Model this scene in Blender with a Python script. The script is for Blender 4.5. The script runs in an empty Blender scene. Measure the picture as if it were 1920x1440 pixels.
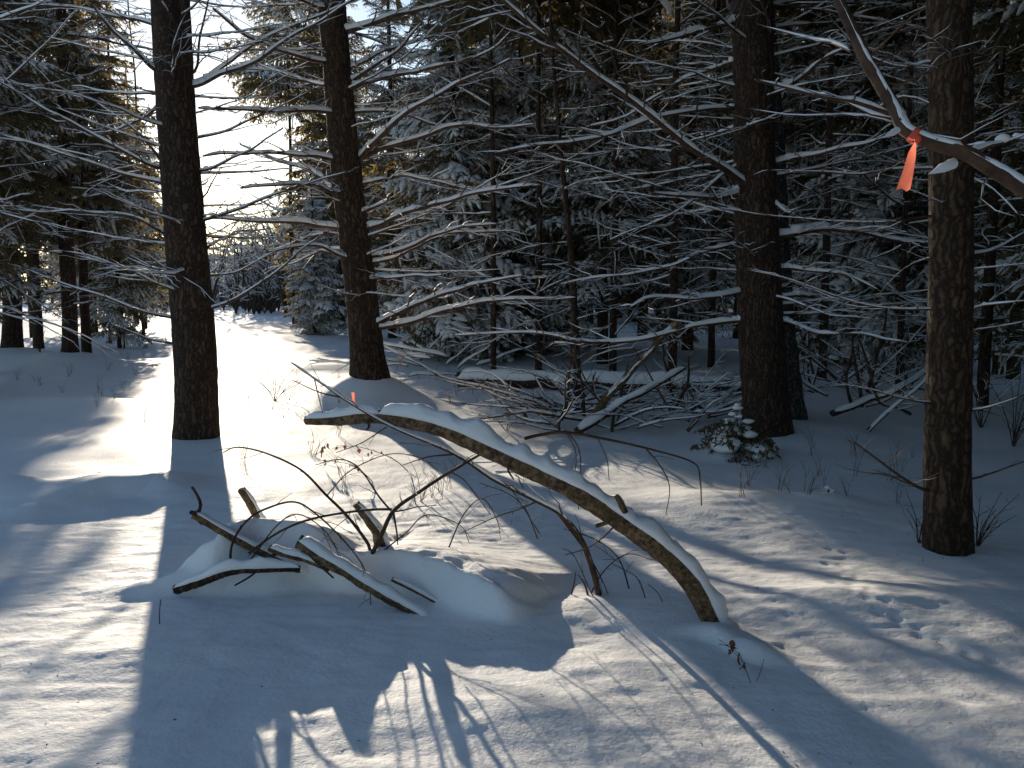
import bpy, math, random
import numpy as np
from mathutils import Vector

# ------------------------------------------------------------------ camera, sky, sun, exposure
S = bpy.context.scene
COL = S.collection
CAM_H, F, HOR = 1.5, 1663.0, 555.0            # eye height, focal length in photo pixels, horizon row
PITCH = math.atan((720 - HOR) / F)
cam = bpy.data.cameras.new('camera')
cam.sensor_width = 36.0
cam.lens = 36.0 * F / 1920.0
cam.clip_start, cam.clip_end = 0.05, 2000
camo = bpy.data.objects.new('camera', cam)
COL.objects.link(camo)
camo.location = (0, 0, CAM_H)
camo.rotation_euler = (math.pi / 2 - PITCH, 0, 0)
S.camera = camo

SUN_EL, SUN_AZ = math.radians(10.9), math.radians(-19.4)
world = bpy.data.worlds.new('World')
S.world = world
world.use_nodes = True
wt = world.node_tree
sky = wt.nodes.new('ShaderNodeTexSky')
sky.sky_type = 'NISHITA'
sky.sun_disc = False
sky.sun_elevation, sky.sun_rotation = SUN_EL, SUN_AZ
sky.altitude, sky.air_density, sky.dust_density, sky.ozone_density = 600, 1.0, 0.35, 1.9
wt.links.new(sky.outputs[0], wt.nodes['Background'].inputs[0])
wt.nodes['Background'].inputs[1].default_value = 0.061
sun = bpy.data.lights.new('sun', 'SUN')
sun.energy, sun.angle, sun.color = 2.55, math.radians(0.53), (1.0, 0.86, 0.67)
suno = bpy.data.objects.new('sun', sun)
COL.objects.link(suno)
SUN = Vector((math.sin(SUN_AZ) * math.cos(SUN_EL), math.cos(SUN_AZ) * math.cos(SUN_EL), math.sin(SUN_EL)))
suno.rotation_euler = (-SUN).to_track_quat('-Z', 'Y').to_euler()
suno.location = (-8, 20, 12)
vs = S.view_settings
vs.view_transform, vs.look, vs.exposure, vs.gamma = 'Standard', 'None', 1.52, 1.0
vs.use_curve_mapping = False
S.cycles.max_bounces = 4
S.cycles.diffuse_bounces = 2
S.cycles.transparent_max_bounces = 8
S.cycles.sample_clamp_indirect = 4.0
S.cycles.use_denoising = True
S.cycles.use_adaptive_sampling = True
S.cycles.adaptive_threshold = 0.02

RNG = np.random.default_rng(7)
CP, SP = math.cos(PITCH), math.sin(PITCH)


def ray(px, py):
    a, b = (px - 960) / F, (720 - py) / F
    return np.array([a, CP + b * SP, b * CP - SP])


def at(px, py, d):                             # the point at distance d (world Y) seen at a photo pixel
    r = ray(px, py)
    return np.array([0, 0, CAM_H]) + r * (d / r[1])


def G(px, py, z=0.0):                          # the point at height z seen at a photo pixel
    r = ray(px, py)
    return np.array([0, 0, CAM_H]) + r * ((z - CAM_H) / r[2])


# ------------------------------------------------------------------ materials
def nodes_of(name):
    m = bpy.data.materials.new(name)
    m.use_nodes = True
    nt = m.node_tree
    return m, nt, nt.nodes['Principled BSDF'], nt.links.new


def nnew(nt, kind, **kw):
    n = nt.nodes.new(kind)
    for k, v in kw.items():
        setattr(n, k, v)
    return n


def noise(nt, vec, scale, detail=4, rough=0.55):
    n = nnew(nt, 'ShaderNodeTexNoise')
    n.inputs['Scale'].default_value, n.inputs['Detail'].default_value, n.inputs['Roughness'].default_value = scale, detail, rough
    if vec is not None:
        nt.links.new(vec, n.inputs['Vector'])
    return n


def ramp(nt, fac, stops):
    r = nnew(nt, 'ShaderNodeValToRGB')
    e = r.color_ramp.elements
    while len(e) < len(stops):
        e.new(0.5)
    for el, (p, c) in zip(e, stops):
        el.position, el.color = p, (*c, 1)
    nt.links.new(fac, r.inputs[0])
    return r


def mat_snow(name, fine=True):
    m, nt, p, L = nodes_of(name)
    geo = nnew(nt, 'ShaderNodeNewGeometry')
    p.inputs['Roughness'].default_value = 0.65
    p.inputs['Specular IOR Level'].default_value = 0.08
    n0 = noise(nt, geo.outputs['Position'], 1.7, 3)
    r = ramp(nt, n0.outputs[0], [(0.3, (0.84, 0.86, 0.89)), (0.7, (0.90, 0.905, 0.91))])
    L(r.outputs[0], p.inputs['Base Color'])
    if fine:
        n1 = noise(nt, geo.outputs['Position'], 42, 4, 0.6)
        n2 = noise(nt, geo.outputs['Position'], 330, 3, 0.7)
        b1 = nnew(nt, 'ShaderNodeBump')
        b1.inputs['Strength'].default_value, b1.inputs['Distance'].default_value = 0.35, 0.012
        b2 = nnew(nt, 'ShaderNodeBump')
        b2.inputs['Strength'].default_value, b2.inputs['Distance'].default_value = 0.3, 0.0025
        L(n1.outputs[0], b1.inputs['Height'])
        L(n2.outputs[0], b2.inputs['Height'])
        L(b1.outputs[0], b2.inputs['Normal'])
        L(b2.outputs[0], p.inputs['Normal'])
    return m


def mat_bark(name, dark, mid, light, scale=9.0, stretch=0.16, bump=0.012, moss=None):
    m, nt, p, L = nodes_of(name)
    tc = nnew(nt, 'ShaderNodeTexCoord')
    mp = nnew(nt, 'ShaderNodeMapping')
    mp.inputs['Scale'].default_value = (1, 1, stretch)
    L(tc.outputs['Object'], mp.inputs[0])
    wob = noise(nt, tc.outputs['Object'], 7, 3)
    mixv = nnew(nt, 'ShaderNodeMix', data_type='VECTOR')
    mixv.inputs[0].default_value = 0.12
    L(mp.outputs[0], mixv.inputs[4])
    L(wob.outputs[1], mixv.inputs[5])
    v = nnew(nt, 'ShaderNodeTexVoronoi', feature='DISTANCE_TO_EDGE')
    v.inputs['Scale'].default_value = scale * 3.2
    L(mixv.outputs[1], v.inputs['Vector'])
    crack = nnew(nt, 'ShaderNodeMapRange')
    crack.inputs['From Max'].default_value = 0.35
    L(v.outputs['Distance'], crack.inputs[0])
    n1 = noise(nt, mp.outputs[0], scale * 2.5, 6, 0.65)
    n2 = noise(nt, tc.outputs['Object'], 2.2, 3)
    mul = nnew(nt, 'ShaderNodeMath', operation='MULTIPLY')
    L(crack.outputs[0], mul.inputs[0])
    L(n1.outputs[0], mul.inputs[1])
    r = ramp(nt, mul.outputs[0], [(0.05, dark), (0.42, mid), (0.75, light)])
    col = r.outputs[0]
    if moss:
        mm = nnew(nt, 'ShaderNodeMix', data_type='RGBA')
        n3 = noise(nt, tc.outputs['Object'], 5.5, 5, 0.6)
        f = ramp(nt, n3.outputs[0], [(0.5, (0, 0, 0)), (0.62, (1, 1, 1))])
        L(f.outputs[0], mm.inputs[0])
        L(col, mm.inputs[6])
        mm.inputs[7].default_value = (*moss, 1)
        col = mm.outputs[2]
    hs = nnew(nt, 'ShaderNodeHueSaturation')
    mr = nnew(nt, 'ShaderNodeMapRange')
    mr.inputs['To Min'].default_value, mr.inputs['To Max'].default_value = 0.65, 1.35
    L(n2.outputs[0], mr.inputs[0])
    L(mr.outputs[0], hs.inputs['Value'])
    L(col, hs.inputs['Color'])
    L(hs.outputs[0], p.inputs['Base Color'])
    p.inputs['Roughness'].default_value = 0.85
    p.inputs['Specular IOR Level'].default_value = 0.25
    b = nnew(nt, 'ShaderNodeBump')
    b.inputs['Strength'].default_value, b.inputs['Distance'].default_value = 0.9, bump
    L(mul.outputs[0], b.inputs['Height'])
    L(b.outputs[0], p.inputs['Normal'])
    return m


def mat_twig(name, c0, c1):
    m, nt, p, L = nodes_of(name)
    geo = nnew(nt, 'ShaderNodeNewGeometry')
    n = noise(nt, geo.outputs['Position'], 14, 4)
    r = ramp(nt, n.outputs[0], [(0.35, c0), (0.68, c1)])
    L(r.outputs[0], p.inputs['Base Color'])
    p.inputs['Roughness'].default_value = 0.7
    p.inputs['Specular IOR Level'].default_value = 0.3
    b = nnew(nt, 'ShaderNodeBump')
    b.inputs['Strength'].default_value, b.inputs['Distance'].default_value = 0.5, 0.004
    n2 = noise(nt, geo.outputs['Position'], 90, 4)
    L(n2.outputs[0], b.inputs['Height'])
    L(b.outputs[0], p.inputs['Normal'])
    return m


def mat_leaf(name, c0, c1, trans, weight=0.45, scale=3.0):
    m, nt, p, L = nodes_of(name)
    geo = nnew(nt, 'ShaderNodeNewGeometry')
    n = noise(nt, geo.outputs['Position'], scale, 3)
    r = ramp(nt, n.outputs[0], [(0.3, c0), (0.7, c1)])
    L(r.outputs[0], p.inputs['Base Color'])
    p.inputs['Roughness'].default_value = 0.6
    t = nnew(nt, 'ShaderNodeBsdfTranslucent')
    t.inputs[0].default_value = (*trans, 1)
    mx = nnew(nt, 'ShaderNodeMixShader')
    mx.inputs[0].default_value = weight
    L(p.outputs[0], mx.inputs[1])
    L(t.outputs[0], mx.inputs[2])
    L(mx.outputs[0], nt.nodes['Material Output'].inputs[0])
    return m


def mat_log(name):
    m, nt, p, L = nodes_of(name)
    geo = nnew(nt, 'ShaderNodeNewGeometry')
    n1 = noise(nt, geo.outputs['Position'], 38, 8, 0.7)
    r1 = ramp(nt, n1.outputs[0], [(0.40, (0.035, 0.020, 0.010)), (0.50, (0.135, 0.078, 0.036)), (0.62, (0.30, 0.19, 0.095))])
    n2 = noise(nt, geo.outputs['Position'], 6, 5, 0.65)
    f = ramp(nt, n2.outputs[0], [(0.48, (0, 0, 0)), (0.62, (0.7, 0.7, 0.7))])
    mm = nnew(nt, 'ShaderNodeMix', data_type='RGBA')
    n3 = noise(nt, geo.outputs['Position'], 70, 5, 0.7)
    r3 = ramp(nt, n3.outputs[0], [(0.40, (0.05, 0.036, 0.012)), (0.60, (0.20, 0.14, 0.048))])
    L(f.outputs[0], mm.inputs[0])
    L(r1.outputs[0], mm.inputs[6])
    L(r3.outputs[0], mm.inputs[7])
    L(mm.outputs[2], p.inputs['Base Color'])
    p.inputs['Roughness'].default_value = 0.8
    b = nnew(nt, 'ShaderNodeBump')
    b.inputs['Strength'].default_value, b.inputs['Distance'].default_value = 1.0, 0.014
    L(n1.outputs[0], b.inputs['Height'])
    L(b.outputs[0], p.inputs['Normal'])
    return m


M = {}
M['snow'] = mat_snow('snow_ground')
M['cap'] = mat_snow('snow_on_branches')
M['farsnow'] = mat_snow('snow_on_foliage', False)
M['bark'] = mat_bark('bark_dark', (0.022, 0.013, 0.009), (0.082, 0.050, 0.032), (0.14, 0.092, 0.062), 9, .11)
M['bark_red'] = mat_bark('bark_brown', (0.022, 0.013, 0.008), (0.085, 0.052, 0.030), (0.14, 0.095, 0.058), 8, 0.12, 0.010)
M['bark_grey'] = mat_bark('bark_lichen', (0.03, 0.028, 0.026), (0.12, 0.11, 0.10), (0.33, 0.34, 0.35), 11, 0.35, 0.012)
M['bark_moss'] = mat_log('bark_mossy')
M['twig'] = mat_twig('twig_bark', (0.030, 0.020, 0.014), (0.10, 0.066, 0.042))
M['twig_red'] = mat_twig('twig_reddish', (0.036, 0.019, 0.012), (0.12, 0.065, 0.038))
M['wood'] = mat_twig('broken_wood', (0.20, 0.11, 0.05), (0.40, 0.24, 0.12))
M['needle'] = mat_leaf('spruce_needles', (0.028, 0.032, 0.020), (0.070, 0.062, 0.034), (0.30, 0.22, 0.085), 0.5)
M['needle_brown'] = mat_leaf('dry_needles', (0.06, 0.05, 0.03), (0.12, 0.085, 0.045), (0.22, 0.15, 0.07), 0.4)
M['leaf'] = mat_leaf('beech_leaf', (0.10, 0.042, 0.02), (0.18, 0.08, 0.038), (0.20, 0.085, 0.04), 0.35, 20)
M['weed'] = mat_leaf('dry_stalk', (0.15, 0.10, 0.06), (0.26, 0.18, 0.11), (0.2, 0.14, 0.08), 0.2, 20)
M['tape'] = mat_leaf('orange_tape', (0.95, 0.16, 0.09), (1.0, 0.24, 0.16), (1.0, 0.28, 0.19), 0.5, 30)


# ------------------------------------------------------------------ mesh helpers
class MB:
    def __init__(s):
        s.V, s.Q, s.T, s.n = [], [], [], 0

    def add(s, V, Q=None, T=None):
        V = np.asarray(V, float).reshape(-1, 3)
        if Q is not None and len(Q):
            s.Q.append(np.asarray(Q, int).reshape(-1, 4) + s.n)
        if T is not None and len(T):
            s.T.append(np.asarray(T, int).reshape(-1, 3) + s.n)
        s.V.append(V)
        s.n += len(V)

    def arrays(s):
        V = np.concatenate(s.V) if s.V else np.zeros((0, 3))
        Q = np.concatenate(s.Q) if s.Q else np.zeros((0, 4), int)
        T = np.concatenate(s.T) if s.T else np.zeros((0, 3), int)
        return V, Q, T

    def mesh(s, name, mat, off=(0, 0, 0), smooth=True):
        V, Q, T = s.arrays()
        me = bpy.data.meshes.new(name)
        me.vertices.add(len(V))
        me.vertices.foreach_set('co', (V - np.asarray(off)).astype(np.float32).ravel())
        nl = Q.size + T.size
        me.loops.add(nl)
        me.loops.foreach_set('vertex_index', np.concatenate([Q.ravel(), T.ravel()]).astype(np.int32))
        me.polygons.add(len(Q) + len(T))
        tot = np.concatenate([np.full(len(Q), 4), np.full(len(T), 3)]).astype(np.int32)
        st = np.concatenate([[0], np.cumsum(tot)[:-1]]).astype(np.int32) if len(tot) else tot
        me.polygons.foreach_set('loop_start', st)
        me.polygons.foreach_set('loop_total', tot)
        me.polygons.foreach_set('use_smooth', np.full(len(tot), smooth))
        me.update(calc_edges=True)
        me.materials.append(M[mat])
        return me

    def build(s, name, mat, parent=None, off=(0, 0, 0), smooth=True):
        return link(name, s.mesh(name, mat, off, smooth), parent)


def link(name, me, parent=None, loc=(0, 0, 0), rot=(0, 0, 0), sc=1.0):
    o = bpy.data.objects.new(name, me)
    COL.objects.link(o)
    o.parent = parent
    o.location, o.rotation_euler = loc, rot
    o.scale = (sc, sc, sc) if not hasattr(sc, '__len__') else sc
    return o


def tag(o, label, cat=None, group=None, kind=None):
    if label:
        o['label'] = label
    if cat:
        o['category'] = cat
    if group:
        o['group'] = group
    if kind:
        o['kind'] = kind
    return o


def thing(name, loc, label, cat, group=None, rz=0.0, sc=1.0):
    o = link(name, None, None, loc, (0, 0, rz), sc)
    return tag(o, label, cat, group)


def unit(v):
    return v / np.maximum(np.linalg.norm(v, axis=-1, keepdims=True), 1e-9)


def frame(P):
    T = unit(np.gradient(P, axis=0))
    ref = np.array([0, 0, 1.0])
    if abs(unit(P[-1] - P[0])[2]) > 0.93:
        ref = np.array([0, 1.0, 0])
    side = np.cross(T, ref)
    ln = np.linalg.norm(side, axis=1, keepdims=True)
    side = np.where(ln < 0.05, np.array([1.0, 0, 0]), side / np.maximum(ln, 1e-6))
    up = np.cross(side, T)
    return T, side, up


def grid_quads(n, k, closed=True):
    i = np.arange(n - 1)[:, None]
    j = np.arange(k if closed else k - 1)[None]
    j2 = (j + 1) % k
    return np.stack([i * k + j, i * k + j2, (i + 1) * k + j2, (i + 1) * k + j], -1).reshape(-1, 4)


def tube(mb, P, R, k=8, caps=False, rough=0.0, rng=RNG):
    P = np.asarray(P, float)
    R = np.asarray(R, float)
    n = len(P)
    T, side, up = frame(P)
    a = np.arange(k) * 2 * math.pi / k
    rr = R[:, None] * (1 + rough * rng.normal(size=(n, k))) if rough else np.repeat(R[:, None], k, 1)
    V = P[:, None] + rr[..., None] * (np.cos(a)[None, :, None] * side[:, None] + np.sin(a)[None, :, None] * up[:, None])
    mb.add(V.reshape(-1, 3), grid_quads(n, k))
    if caps:
        for e, s in ((0, -1), (n - 1, 1)):
            c = P[e] + T[e] * s * R[e] * 0.15
            rim = V[e] + (rng.normal(size=(k, 1)) * 0.3 + 0.1) * R[e] * T[e] * s * 0.4
            t = [(k, j, (j + 1) % k) if s > 0 else (k, (j + 1) % k, j) for j in range(k)]
            mb.add(np.vstack([rim, c]), None, t)


def arclen(P):
    return np.concatenate([[0], np.cumsum(np.linalg.norm(np.diff(P, axis=0), axis=1))])


def spline(P, step=0.08, wob=0.0, rng=RNG, nmin=5):
    """Catmull-Rom through P, resampled evenly."""
    P = np.asarray(P, float)
    if len(P) == 2:
        P = np.vstack([P[0], P.mean(0), P[1]])
    Q = np.vstack([2 * P[0] - P[1], P, 2 * P[-1] - P[-2]])
    out = []
    for i in range(1, len(Q) - 2):
        t = np.linspace(0, 1, 10, endpoint=False)[:, None]
        a, b, c, d = Q[i - 1], Q[i], Q[i + 1], Q[i + 2]
        out.append(0.5 * (2 * b + (c - a) * t + (2 * a - 5 * b + 4 * c - d) * t ** 2 + (3 * b - a - 3 * c + d) * t ** 3))
    out = np.vstack(out + [P[-1][None]])
    s = arclen(out)
    n = max(nmin, int(s[-1] / step) + 1)
    u = np.linspace(0, s[-1], n)
    R = np.stack([np.interp(u, s, out[:, j]) for j in range(3)], 1)
    if wob:
        m = max(3, int(s[-1] / 0.25) + 2)
        w = rng.normal(size=(m, 3)) * wob
        w[0] = 0
        uu = np.linspace(0, s[-1], m)
        R = R + np.stack([np.interp(u, uu, w[:, j]) for j in range(3)], 1)
    return R


def smooth1(n, L, cell, rng):
    m = max(2, int(L / cell) + 2)
    v = rng.random(m)
    x = np.linspace(0, m - 1.001, n)
    i = x.astype(int)
    f = x - i
    f = f * f * (3 - 2 * f)
    return v[i] * (1 - f) + v[i + 1] * f


def snowcap(mb, P, R, t, rng, m=7, cell=0.14, gaps=0.25, steep=True, ends=True, seat=0.12):
    """A rounded bed of snow lying along the upper side of a branch."""
    P, R = np.asarray(P, float), np.asarray(R, float)
    n = len(P)
    T, side, up = frame(P)
    L = arclen(P)[-1]
    nz = smooth1(n, L, cell, rng)
    tt = np.asarray(t) * (0.55 + 0.9 * nz)
    g = smooth1(n, L, cell * 2.3, rng)
    tt = np.where(g < gaps, tt * np.clip(g / max(gaps, 1e-3), 0, 1) ** 0.7 - R * 0.9 * (1 - np.clip(g / max(gaps, 1e-3), 0, 1)), tt)
    if steep:
        hz = np.sqrt(np.maximum(0, 1 - T[:, 2] ** 2))
        k = np.clip((hz - 0.45) / 0.35, 0, 1)
        tt = tt * k - R * 0.95 * (1 - k)
    if ends:
        e = np.minimum(np.arange(n), np.arange(n)[::-1])
        f = np.where(e == 0, 0.05, np.where(e == 1, 0.7, 1.0))
        tt = tt * f - R * 0.5 * (e == 0)
    a = np.linspace(-math.pi / 2, math.pi / 2, m)
    w = np.maximum(R * 0.93 + 0.22 * np.maximum(tt, 0), 1e-4)
    h0 = seat * R
    h1 = (1 - seat) * R + tt
    jit = 1 + 0.05 * rng.normal(size=(n, m))
    lat = np.sin(a)[None] * w[:, None] * jit
    ver = h0[:, None] + np.cos(a)[None] ** 0.8 * h1[:, None] * jit
    lat = np.hstack([lat, (R * 0.45)[:, None], (-R * 0.45)[:, None]])
    ver = np.hstack([ver, (R * (seat - 0.22))[:, None], (R * (seat - 0.22))[:, None]])
    V = P[:, None] + lat[..., None] * side[:, None] + ver[..., None] * up[:, None]
    mb.add(V.reshape(-1, 3), grid_quads(n, m + 2))


def grow(mbw, mbs, P, R, rng, lvl=0, top=2, spacing=0.16, lenf=0.42, maxlen=0.8, snow=0.02, droop=0.0, gaps=0.25):
    """A branch with alternating side twigs lying mostly in its own plane; snow beds go to mbs."""
    k = (7, 4, 3)[min(lvl, 2)]
    tube(mbw, P, R, k)
    L = arclen(P)[-1]
    if mbs is not None and snow > 0 and (lvl < 1 or (lvl == 1 and rng.random() < .8) or rng.random() < 0.12):
        snowcap(mbs, P, R, snow * (1, 0.5, 0.32)[min(lvl, 2)] * np.clip(R / R[0], 0.45, 1), rng, (6, 3, 3)[min(lvl, 2)], 0.14, gaps)
    if lvl >= top or L < 0.12:
        return
    s = arclen(P)
    T, side, up = frame(P)
    u = L * 0.12 + rng.random() * spacing
    sg = 1 if rng.random() < 0.5 else -1
    while u < L * 0.98:
        i = min(len(P) - 1, np.searchsorted(s, u))
        ln = min(maxlen, lenf * (L - u) + 0.10 * L) * rng.uniform(0.45, 1.15)
        if ln > 0.05:
            a = math.radians(rng.uniform(32, 66))
            d = T[i] * math.cos(a) + side[i] * sg * math.sin(a) + up[i] * rng.normal(0.04, 0.2)
            d = d / np.linalg.norm(d)
            q = np.linspace(0, 1, 5 if lvl == 0 else 4)[:, None]
            bend = T[i] * rng.uniform(-0.05, 0.3) + np.array([0, 0, -droop + rng.normal(0, 0.12)])
            C = P[i] + d * ln * q + bend * ln * q * q + rng.normal(size=(len(q), 3)) * 0.025 * ln * (q > 0)
            r0 = max(0.0016, min(R[i] * 0.5, 0.011 * ln + 0.002))
            grow(mbw, mbs, C, np.linspace(r0, max(0.001, r0 * 0.35), len(q)), rng, lvl + 1, top, spacing * 0.62, 0.45, maxlen * 0.5, snow, droop, gaps)
        u += spacing * rng.uniform(0.5, 1.5)
        sg = -sg if rng.random() < 0.85 else sg


def blob(mb, c, r, rng, seg=7, rings=5, amp=0.16):
    """A lumpy, flattened clump of snow."""
    c, r = np.asarray(c, float), np.asarray(r, float)
    th = np.linspace(0.08, math.pi - 0.08, rings)
    ph = np.arange(seg) * 2 * math.pi / seg
    k = 1 + amp * rng.normal(size=(rings, seg))
    V = np.stack([np.sin(th)[:, None] * np.cos(ph) * k, np.sin(th)[:, None] * np.sin(ph) * k, np.cos(th)[:, None] * np.ones(seg) * (1 + amp * 0.5 * rng.normal(size=(rings, 1)))], -1)
    mb.add(c + V.reshape(-1, 3) * r, grid_quads(rings, seg), [(0, j, j + 1) for j in range(1, seg - 1)] + [((rings - 1) * seg, (rings - 1) * seg + j + 1, (rings - 1) * seg + j) for j in range(1, seg - 1)])


# ------------------------------------------------------------------ the snow ground
def vnoise(x, y, seed):
    xi, yi = np.floor(x).astype(np.int64), np.floor(y).astype(np.int64)
    fx, fy = x - xi, y - yi
    fx, fy = fx * fx * fx * (fx * (6 * fx - 15) + 10), fy * fy * fy * (fy * (6 * fy - 15) + 10)

    def h(a, b):
        v = (a * 374761393 + b * 668265263 + seed * 974634777) & 0xFFFFFFFF
        v = ((v ^ (v >> 13)) * 1274126177) & 0xFFFFFFFF
        return ((v ^ (v >> 16)) & 0xFFFF) / 32767.5 - 1
    return (h(xi, yi) * (1 - fx) + h(xi + 1, yi) * fx) * (1 - fy) + (h(xi, yi + 1) * (1 - fx) + h(xi + 1, yi + 1) * fx) * fy


def sstep(x):
    x = np.clip(x, 0, 1)
    return x * x * (3 - 2 * x)


def ridge(x, y, pts, front, back, sharp=1.0):
    """A crest through pts (x, y, height): falls off over `front` towards the viewer and `back` behind it."""
    best = np.full(x.shape, 1e9)
    hh = np.zeros(x.shape)
    sd = np.zeros(x.shape)
    for (ax, ay, ah), (bx, by, bh) in zip(pts[:-1], pts[1:]):
        dx, dy = bx - ax, by - ay
        l2 = dx * dx + dy * dy
        t = np.clip(((x - ax) * dx + (y - ay) * dy) / l2, 0, 1)
        qx, qy = ax + t * dx, ay + t * dy
        d = np.hypot(x - qx, y - qy)
        m = d < best
        best = np.where(m, d, best)
        hh = np.where(m, ah + (bh - ah) * t, hh)
        sd = np.where(m, y - qy, sd)
    f = 1 - sstep(best / front)
    b = 1 - sstep(best / (back * np.clip(hh / max(p_[2] for p_ in pts), 0, 1) ** 1.6 + front))
    w = sstep(sd / 0.10 + 0.5)
    return hh * (f * (1 - w) + b * w) ** sharp


def gp(px, py, z, h=None):
    g = G(px, py, z)
    return (g[0], g[1], z if h is None else h)


LEDGE = [gp(330, 1080, 0.0), gp(405, 1062, 0.13), gp(480, 1012, 0.215), gp(560, 1012, 0.215), gp(660, 1035, 0.19), gp(748, 1032, 0.19), gp(830, 1050, 0.185), gp(894, 1075, 0.175), gp(935, 1105, 0.13), gp(960, 1140, 0.06), gp(975, 1172, 0.0)]
LIP = [gp(1000, 1155, 0.015), gp(1060, 1148, 0.015), gp(1130, 1142, 0.018), gp(1195, 1150, 0.03), gp(1275, 1207, 0.015)]
STICKM = [gp(205, 1106, 0.015), gp(290, 1092, 0.05), gp(350, 1068, 0.10), gp(430, 1045, 0.16), gp(520, 1050, 0.14), gp(600, 1060, 0.08)]
HUMP2 = [gp(60, 948, 0.05), gp(140, 915, 0.10), gp(200, 897, 0.135), gp(290, 892, 0.13), gp(345, 925, 0.04)]
LOGBASE = [gp(1350, 1180, 0.05), gp(1420, 1210, 0.05), gp(1490, 1245, 0.01)]
TRACK = [(1600, 975), (1590, 1005), (1568, 1035), (1562, 1062), (1590, 1085), (1575, 1105), (1610, 1122), (1640, 1142), (1662, 1165), (1700, 1180), (1740, 1200), (1790, 1222), (1840, 1240)]
PITS = [(200, 1338, .03), (305, 1050, .03), (1075, 1172, .05), (1225, 1173, .03), (930, 1018, .025), (150, 1140, .03), (260, 1180, .02), (215, 1205, .02), (60, 1185, .03), (1245, 1287, .018), (1460, 1295, .02), (1500, 1375, .025), (1330, 1390, .03), (120, 1300, .02), (60, 1400, .025), (1810, 1352, .03), (700, 1418, .03), (640, 1415, .03)]
# tree footings: (photo column, photo row of the foot, distance, mound height, mound radius)
FOOT = dict(left=(368, 822, 9.3, 0.02, 0.5), middle=(692, 690, 11.8, 0.42, 0.75), twin=(1440, 825, 9.25, 0.10, 0.7), companion=(1490, 806, 10.0, 0.10, 0.6), front=(1778, 1046, 5.1, 0.03, 0.4),
            far_a=(22, 648, 20.0, 0.38, 1.1), far_b=(132, 652, 19.0, 0.33, 1.0))
FXY = {k: at(v[0], v[1], v[2])[:2] for k, v in FOOT.items()}


def height(x, y):
    x, y = np.asarray(x, float), np.asarray(y, float)
    d = np.hypot(x, y)
    z = 0.05 * vnoise(x * 0.35 + 3, y * 0.35, 1) + 0.025 * vnoise(x * 0.9, y * 0.9, 2) * sstep((d - 2) / 3)
    z = z * sstep((y - 4.2) / 4) + 0.015 * vnoise(x * 0.8, y * 0.8, 5)
    z = z + 0.012 * vnoise(x * 2.4, y * 2.4, 3)
    z = z + 0.35 * sstep((y - 20) / 30) + 0.6 * sstep((d - 60) / 120) * (1 + vnoise(x * 0.02, y * 0.02, 8))
    z = z + 0.25 * sstep((x - 2.0) / 4) * sstep((y - 5) / 5) * 0.5
    z = z + ridge(x, y, LEDGE, 0.085, 1.1) + ridge(x, y, LIP, 0.26, 0.35) + ridge(x, y, STICKM, 0.16, 0.22)
    lw = ridge(x, y, LEDGE, 0.2, 0.6) / 0.2
    lw = np.maximum(lw, ridge(x, y, STICKM, 0.25, 0.3) / 0.16)
    z = z + lw * (0.006 * vnoise(x * 6, y * 6, 31) + 0.005 * vnoise(x * 16, y * 16, 32) + 0.003 * vnoise(x * 34, y * 34, 33))
    z = z + ridge(x, y, HUMP2, 0.32, 0.4) + ridge(x, y, LOGBASE, 0.11, 0.13)

    def mound(px, py, h, rx, ry=None, zz=0.0):
        g = G(px, py, zz)
        return h * np.exp(-((x - g[0]) / rx) ** 2 - ((y - g[1]) / (ry or rx)) ** 2)
    z = z + mound(0, 935, 0.17, 0.36) + mound(1150, 1260, 0.03, 0.5, 0.25) + mound(900, 1330, 0.035, 0.6, 0.25) + mound(1420, 960, 0.10, 0.9, 0.6)
    z = z + mound(690, 760, 0.10, 0.9, 0.6) + mound(1550, 950, 0.05, 0.25, 0.2) + mound(1385, 850, 0.10, 0.4, 0.3) + mound(250, 1230, 0.04, 0.4, 0.3)
    z = z + mound(1680, 1130, 0.05, 0.8, 0.25) + mound(600, 690, 0.1, 1.6, 0.5) + mound(80, 760, 0.12, 1.5, 0.7)
    for k, (px, py, dd, h, r) in FOOT.items():
        fx, fy = FXY[k]
        q = np.hypot(x - fx, y - fy)
        z = z + h * np.exp(-(q / r) ** 2) - 0.03 * np.exp(-(q / 0.3) ** 2)
    near = np.clip(1.3 - d / 14, 0, 1)
    crust = 0.5 + 0.5 * vnoise(x * 0.7 + 9, y * 0.7, 11)
    z = z + near * (0.0045 * vnoise(x * 7, y * 13, 4) + 0.0026 * vnoise(x * 19 + 0.5 * vnoise(x * 6, y * 6, 21), y * 31, 6) * (0.3 + crust) + 0.0014 * vnoise(x * 43, y * 55, 7))
    for i, (px, py) in enumerate(TRACK):
        g = G(px, py)
        for sx, sy in ((-0.03, 0.02), (0.035, -0.03)):
            z = z - 0.010 * np.exp(-((x - g[0] - sx) / 0.022) ** 2 - ((y - g[1] - sy) / 0.035) ** 2)
    for px, py, r in PITS:
        g = G(px, py)
        q = np.hypot(x - g[0], (y - g[1]))
        z = z - 0.006 * np.exp(-(q / (0.6 * r)) ** 2)
    return z


def hz(x, y):
    return float(height(np.array([x]), np.array([y]))[0])


def axis(lo, hi, fine, growf, far_lo, far_hi):
    a = list(np.arange(lo, hi, fine))
    st, v = fine, hi
    while v < far_hi:
        a.append(v)
        st *= growf
        v += st
    a.append(far_hi)
    st, v, b = fine, lo, []
    while v > far_lo:
        st *= growf
        v -= st
        b.append(max(v, far_lo))
    return np.array(b[::-1] + a)


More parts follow.
